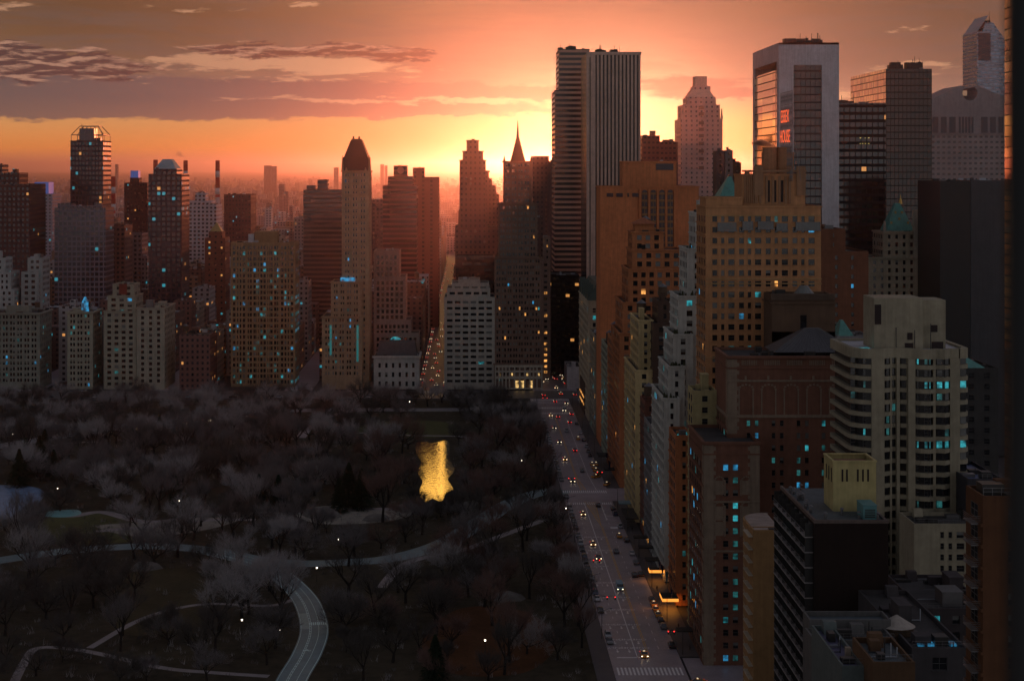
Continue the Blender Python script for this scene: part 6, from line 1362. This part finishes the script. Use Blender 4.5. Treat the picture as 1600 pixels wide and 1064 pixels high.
def flag(x,y,z,lab,kind,s=1.0):
    rt=empty('flagpole',(x,y,z),lab,'flag'); 
    addpart(rt,'pole',METAL,lambda b:b.bar((x+3.0*s,y,z-2.5*s),(x,y-1.2*s,z+1.2*s),.06))
    b=MB(); nx,nz=10,13; W=3.4*s;Hh=2.4*s
    def P(i,j): t=i/nx; return (x-.1+ .9*s*t+.25*s*sin(3*t+j*.1),y-1.2*s+W*t*.75,z+1.1*s-j*Hh/nz-1.1*s*t)
    for i in range(nx):
        for j in range(nz):
            mi=0
            if kind=='us': mi=2 if (i<4 and j<7) else (0 if j%2==0 else 1)
            b.face([P(i,j),P(i+1,j),P(i+1,j+1),P(i,j+1)],mi)
    ms=[mat('flag_red',(.45,.03,.04),.8,.2,var=0),mat('flag_white',(.6,.6,.62),.8,.2,var=0),mat('flag_navy',(.03,.04,.16),.8,.2,var=0)] if kind=='us' else [mat('flag_'+kind,{'sky':(.05,.42,.75),'navy':(.03,.06,.25)}[kind],.8,.2,var=0)]
    b.build('flag',ms,rt)
flag(60.5,538,9,'striped national flag beside the blue flag above the lit canopies','us',1.5); flag(60.8,529,9,'bright sky blue flag above the taxi row','sky',1.6); flag(61,548,8,'striped national flag behind the others, above the upper lit canopy','us',1.1); flag(61,516,7,'dark striped flag nearest the camera in the hotel row','us',1.1)
flag(60,748,9,'striped national flag of the far hotel','us',1.7); flag(60.5,740,7,'navy blue flag of the far hotel beside the striped one','navy',1.6)
def signal(x,y,arm,lab,col=TAIL):
    rt=empty('traffic_signal',(x,y,0),lab,'traffic signal'); sg=1 if arm>0 else -1
    addpart(rt,'pole',DMETAL,lambda b:b.bar((x,y,.1),(x,y,7.5),.12,.08,6)); addpart(rt,'mast_arm',DMETAL,lambda b:(b.bar((x,y,6.5),(x+arm,y,6.9),.07),b.bar((x,y,7.4),(x+arm*.5,y,6.8),.04)))
    for t in (.6,1.0):
        hd=addpart(rt,'signal_head',DMETAL,lambda b:b.box(x+arm*t-.2,x+arm*t+.2,y-.15,y+.2,5.7,6.8)); subpart(hd,'lit_lens',col,lambda b:b.box(x+arm*t-.13,x+arm*t+.13,y-.19,y-.152,6.4,6.66))
signal(38,512,6,'traffic signal on the park side with its arm over the near lanes'); signal(38,560,5,'second traffic signal on the park side higher up'); signal(59.5,474,-4,'traffic signal with red light at the lower building corner'); signal(38,708,6,'traffic signal at the park side of the mid avenue'); signal(59.5,722,-5,'traffic signal at the corner by the kiosk'); signal(38,955,6,'traffic signal at the far plaza corner')
LL=mat('street_lamp_glow',(.9,.8,.6),.4,.4,var=0,emit=(1,.86,.66),es=4.0)
for k,(px,py,lit) in enumerate(((894,812,1),(529,862,1),(93,685,0),(20,692,1),(495,908,1),(378,992,1),(437,1007,1),(758,1025,1),(832,795,0),(838,680,0),(815,735,1),(280,800,1),(90,780,1),(640,640,1),(800,800,0),(430,980,0))):
    x,y=gnd(px,py); x=min(x,37.5); rt=empty('street_lamp',(x,y,0),['lamp with a bright white glow by the street near the tree clump','lit lamp by the pale road left of centre','unlit lamp on the upper drive','lit lamp at the far left of the upper drive','lit lamp just right of the curved drive','lit lamp in the lower left lawn','lit lamp at the left side of the curved drive bottom','lit lamp low in the reddish grove','unlit lamp by the road near the street','unlit lamp at the kerb near the plaza','lit lamp between the pond and the street','lit lamp in the left woods clearing','lit lamp near the blue ice','lit lamp on the upper drive right end','unlit lamp on the pale road right of the pond','unlit lamp left of the curved drive'][k],'street lamp','lamps in the park')
    addpart(rt,'post',DMETAL,lambda b:(b.bar((x,y,0),(x,y,4.2),.09,.06,6),b.cyl(x,y,.18,.1,0,.6,8))); addpart(rt,'lantern',LL if lit else LAMP,lambda b:b.cyl(x,y,.16,.26,4.2,4.7,8)); addpart(rt,'lantern_cap',DMETAL,lambda b:b.cyl(x,y,.3,.04,4.71,4.95,8))
for side,x0 in (('park',38.3),('building',59.1)):
    for k,y in enumerate(range(490,960,42)):
        if side=='building' and (690<y<725): continue
        dx=2.6 if side=='park' else -2.6; yy=y+(0 if side=='park' else 18)
        rt=empty('kerb_lamp',(x0,yy,0),'curved arm street lamp on the %s kerb, %s'%(side,['nearest the corner','second from the near corner','third from the near corner','beside the lane arrows','fifth from the near corner','just past the mid avenue','by the far taxi cluster','past the taxi cluster','in the far stretch','ninth along the kerb','second from the plaza','nearest the plaza'][k]),'street lamp','tall lamps along the street kerbs')
        addpart(rt,'pole',DMETAL,lambda b:(b.bar((x0,yy,.1),(x0,yy,8.2),.11,.07,6),b.bar((x0,yy,8.1),(x0+dx,yy,8.8),.05)))
        addpart(rt,'lamp_head',METAL,lambda b:b.box(x0+dx-.35,x0+dx+.35,yy-.14,yy+.14,8.7,8.86))
def person_mesh(k):
    me=bpy.data.meshes.new('person'); sw=.28 if k else .12
    V=[(0,0,.95),(0,0,1.2),(0,0,1.42),(0,-.01,1.52),(0,-.02,1.66),(.1,0,.9),(.1,-sw,.5),(.1,-sw*.6,.06),(.1,-sw*.6-.14,.04),(-.1,0,.9),(-.1,sw*.7,.5),(-.1,sw*1.5,.08),(-.1,sw*1.5-.13,.04),(.2,0,1.38),(.25,sw*.5,1.1),(.24,sw*.4-.12,.86),(.24,sw*.4-.2,.80),(-.2,0,1.38),(-.25,-sw*.5,1.1),(-.24,-sw*.6-.12,.88),(-.24,-sw*.6-.2,.83)]
    E=[(0,1),(1,2),(2,3),(3,4),(0,5),(5,6),(6,7),(7,8),(0,9),(9,10),(10,11),(11,12),(2,13),(13,14),(14,15),(15,16),(2,17),(17,18),(18,19),(19,20)]
    me.from_pydata(V,E,[]); o=bpy.data.objects.new('p',me); C.objects.link(o); o.modifiers.new('s','SKIN'); R=[.16,.16,.17,.06,.10,.11,.075,.05,.045,.11,.075,.05,.045,.075,.055,.042,.035,.075,.055,.042,.035]
    for i,sv in enumerate(me.skin_vertices[0].data): sv.radius=(R[i],R[i]*.85); sv.use_root=(i==0)
    o.modifiers.new('u','SUBSURF').levels=1; dg=bpy.context.evaluated_depsgraph_get(); dg.update(); m2=bpy.data.meshes.new_from_object(o.evaluated_get(dg)); bpy.data.objects.remove(o)
    m2.materials.clear(); m2.materials.append(mat('dark_coat_%d'%k,[(.03,.03,.035),(.10,.05,.04)][k],.9,.2,var=0)); m2.materials.append(mat('skin',(.45,.28,.2),.6,.3,var=0))
    for f in m2.polygons: f.material_index=1 if f.center.z>1.56 else 0; f.use_smooth=True
    return m2
PMESH=[person_mesh(0),person_mesh(1)]
for k,(x,y,rz,lab) in enumerate(((60.2,545,0,'person in a dark coat walking between the two lit canopies'),(61.5,500,.4,'person in a dark coat on the sidewalk below the flags'),(60.8,634,3.1,'person walking by the long sidewalk shed'),(36.6,600,0,'person in a dark coat on the park side sidewalk'),(62.0,478,1.2,'person in a brown coat near the lower signal'))):
    o=bpy.data.objects.new('person',PMESH[k%2]); C.objects.link(o); o.location=(x,y,.13); o.rotation_euler=(0,0,rz); tag(o,lab,'person')
    h=MB(); h.cyl(0,0,.115,.06,1.66,1.79,8); q=h.mesh('hair',mat('dark_hair',(.02,.015,.01),.8,.2,var=0)); c=bpy.data.objects.new('hair',q); C.objects.link(c); c.parent=o
# statue on its pedestal, by the road near the pond
x,y=gnd(751,772); rt=empty('monument',(x,y,0),'dark bronze equestrian statue on a tall pedestal between the pond and the street','statue')
addpart(rt,'pedestal',DGRY,lambda b:(b.box(x-1.6,x+1.6,y-2.4,y+2.4,0,.6),b.box(x-1.2,x+1.2,y-2.0,y+2.0,.61,4.4),b.box(x-1.4,x+1.4,y-2.2,y+2.2,4.41,4.8)))
me=bpy.data.meshes.new('statue'); V=[(0,-.8,2.0),(0,.8,2.0),(0,-1.3,2.7),(0,-1.7,3.1),(0,-2.2,2.9),(.3,-.9,1.1),(.3,-.9,0),(-.3,-1.0,1.1),(-.3,-1.4,.5),(.3,.9,1.1),(.3,.9,0),(-.3,.9,1.1),(-.3,.9,0),(0,1.2,1.9),(0,1.5,1.0),(0,0,2.2),(0,0,3.0),(0,0,3.5),(.4,-.2,2.6),(-.4,-.2,2.6)]
Eg=[(0,15),(15,1),(0,2),(2,3),(3,4),(0,5),(5,6),(0,7),(7,8),(1,9),(9,10),(1,11),(11,12),(1,13),(13,14),(15,16),(16,17),(16,18),(16,19)]
me.from_pydata(V,Eg,[]); o=bpy.data.objects.new('horse_and_rider',me); C.objects.link(o); o.parent=rt; o.location=(0,0,4.85); me.materials.append(mat('bronze',(.03,.03,.025),.5,.5,metal=.5,var=0))
md=o.modifiers.new('skin','SKIN'); 
for i,sv in enumerate(me.skin_vertices[0].data): rr=[.5,.5,.3,.24,.14,.14,.09,.14,.09,.16,.09,.16,.09,.12,.05,.3,.28,.2,.1,.1][i]; sv.radius=(rr,rr); sv.use_root=(i==15)
o.modifiers.new('sub','SUBSURF').levels=1; o.modifiers['sub'].render_levels=1
# steam from the chimneys
def steam(px,py,Y,sx,sz,lab,seed,den):
    X,Z=XZ(px,py,Y); r=random.Random(seed); m=bpy.data.materials.new('steam'); m.use_nodes=True; nt=m.node_tree; nt.nodes.remove(nt.nodes['Principled BSDF']); v=nt.nodes.new('ShaderNodeVolumePrincipled'); v.inputs['Density'].default_value=den; v.inputs['Color'].default_value=(.95,.93,.92,1); v.inputs['Anisotropy'].default_value=.65
    nt.links.new(v.outputs[0],nt.nodes['Material Output'].inputs['Volume'])
    me=bpy.data.meshes.new('steam'); V=[];Fc=[];n=14;mm=9
    for i in range(mm+1):
        t=i/mm; rad=sin(pi*min(.97,max(.03,t)))**.6*(.35+.65*t)*sz
        for k in range(n): a=2*pi*k/n; q=rad*(1+.25*r.uniform(-1,1)); V.append((X-sx*t+q*.2*cos(a),Y+q*sin(a),Z+sz*1.2*sin(t*2.0)+q*cos(a)))
    for i in range(mm):
        for k in range(n): Fc.append((i*n+k,i*n+(k+1)%n,(i+1)*n+(k+1)%n,(i+1)*n+k))
    Fc.append(tuple(range(n))[::-1]); Fc.append(tuple(mm*n+k for k in range(n)))
    me.from_pydata(V,[],Fc); me.materials.append(m); o=bpy.data.objects.new('steam',me); C.objects.link(o); tag(o,lab,'steam',None,'stuff')
steam(1216,232,541,8.5,1.5,'white steam drifting left off the hotel roof tanks',1,1.6); steam(290,248,2600,16,6,'small white steam puff above the smokestacks',2,.10)
# ------------------------------------------------------------------ air
hz=bpy.data.materials.new('haze_air'); hz.use_nodes=True; nt=hz.node_tree; nt.nodes.remove(nt.nodes['Principled BSDF']); v=nt.nodes.new('ShaderNodeVolumePrincipled')
v.inputs['Color'].default_value=(.90,.80,.92,1); v.inputs['Density'].default_value=.00004; v.inputs['Anisotropy'].default_value=.92
nt.links.new(v.outputs[0],nt.nodes['Material Output'].inputs['Volume'])
b=MB(); b.box(-30500,30500,-250,60500,-1.4,330); o=b.build('haze',hz); tag(o,'thin morning haze over the whole city','haze',None,'stuff')
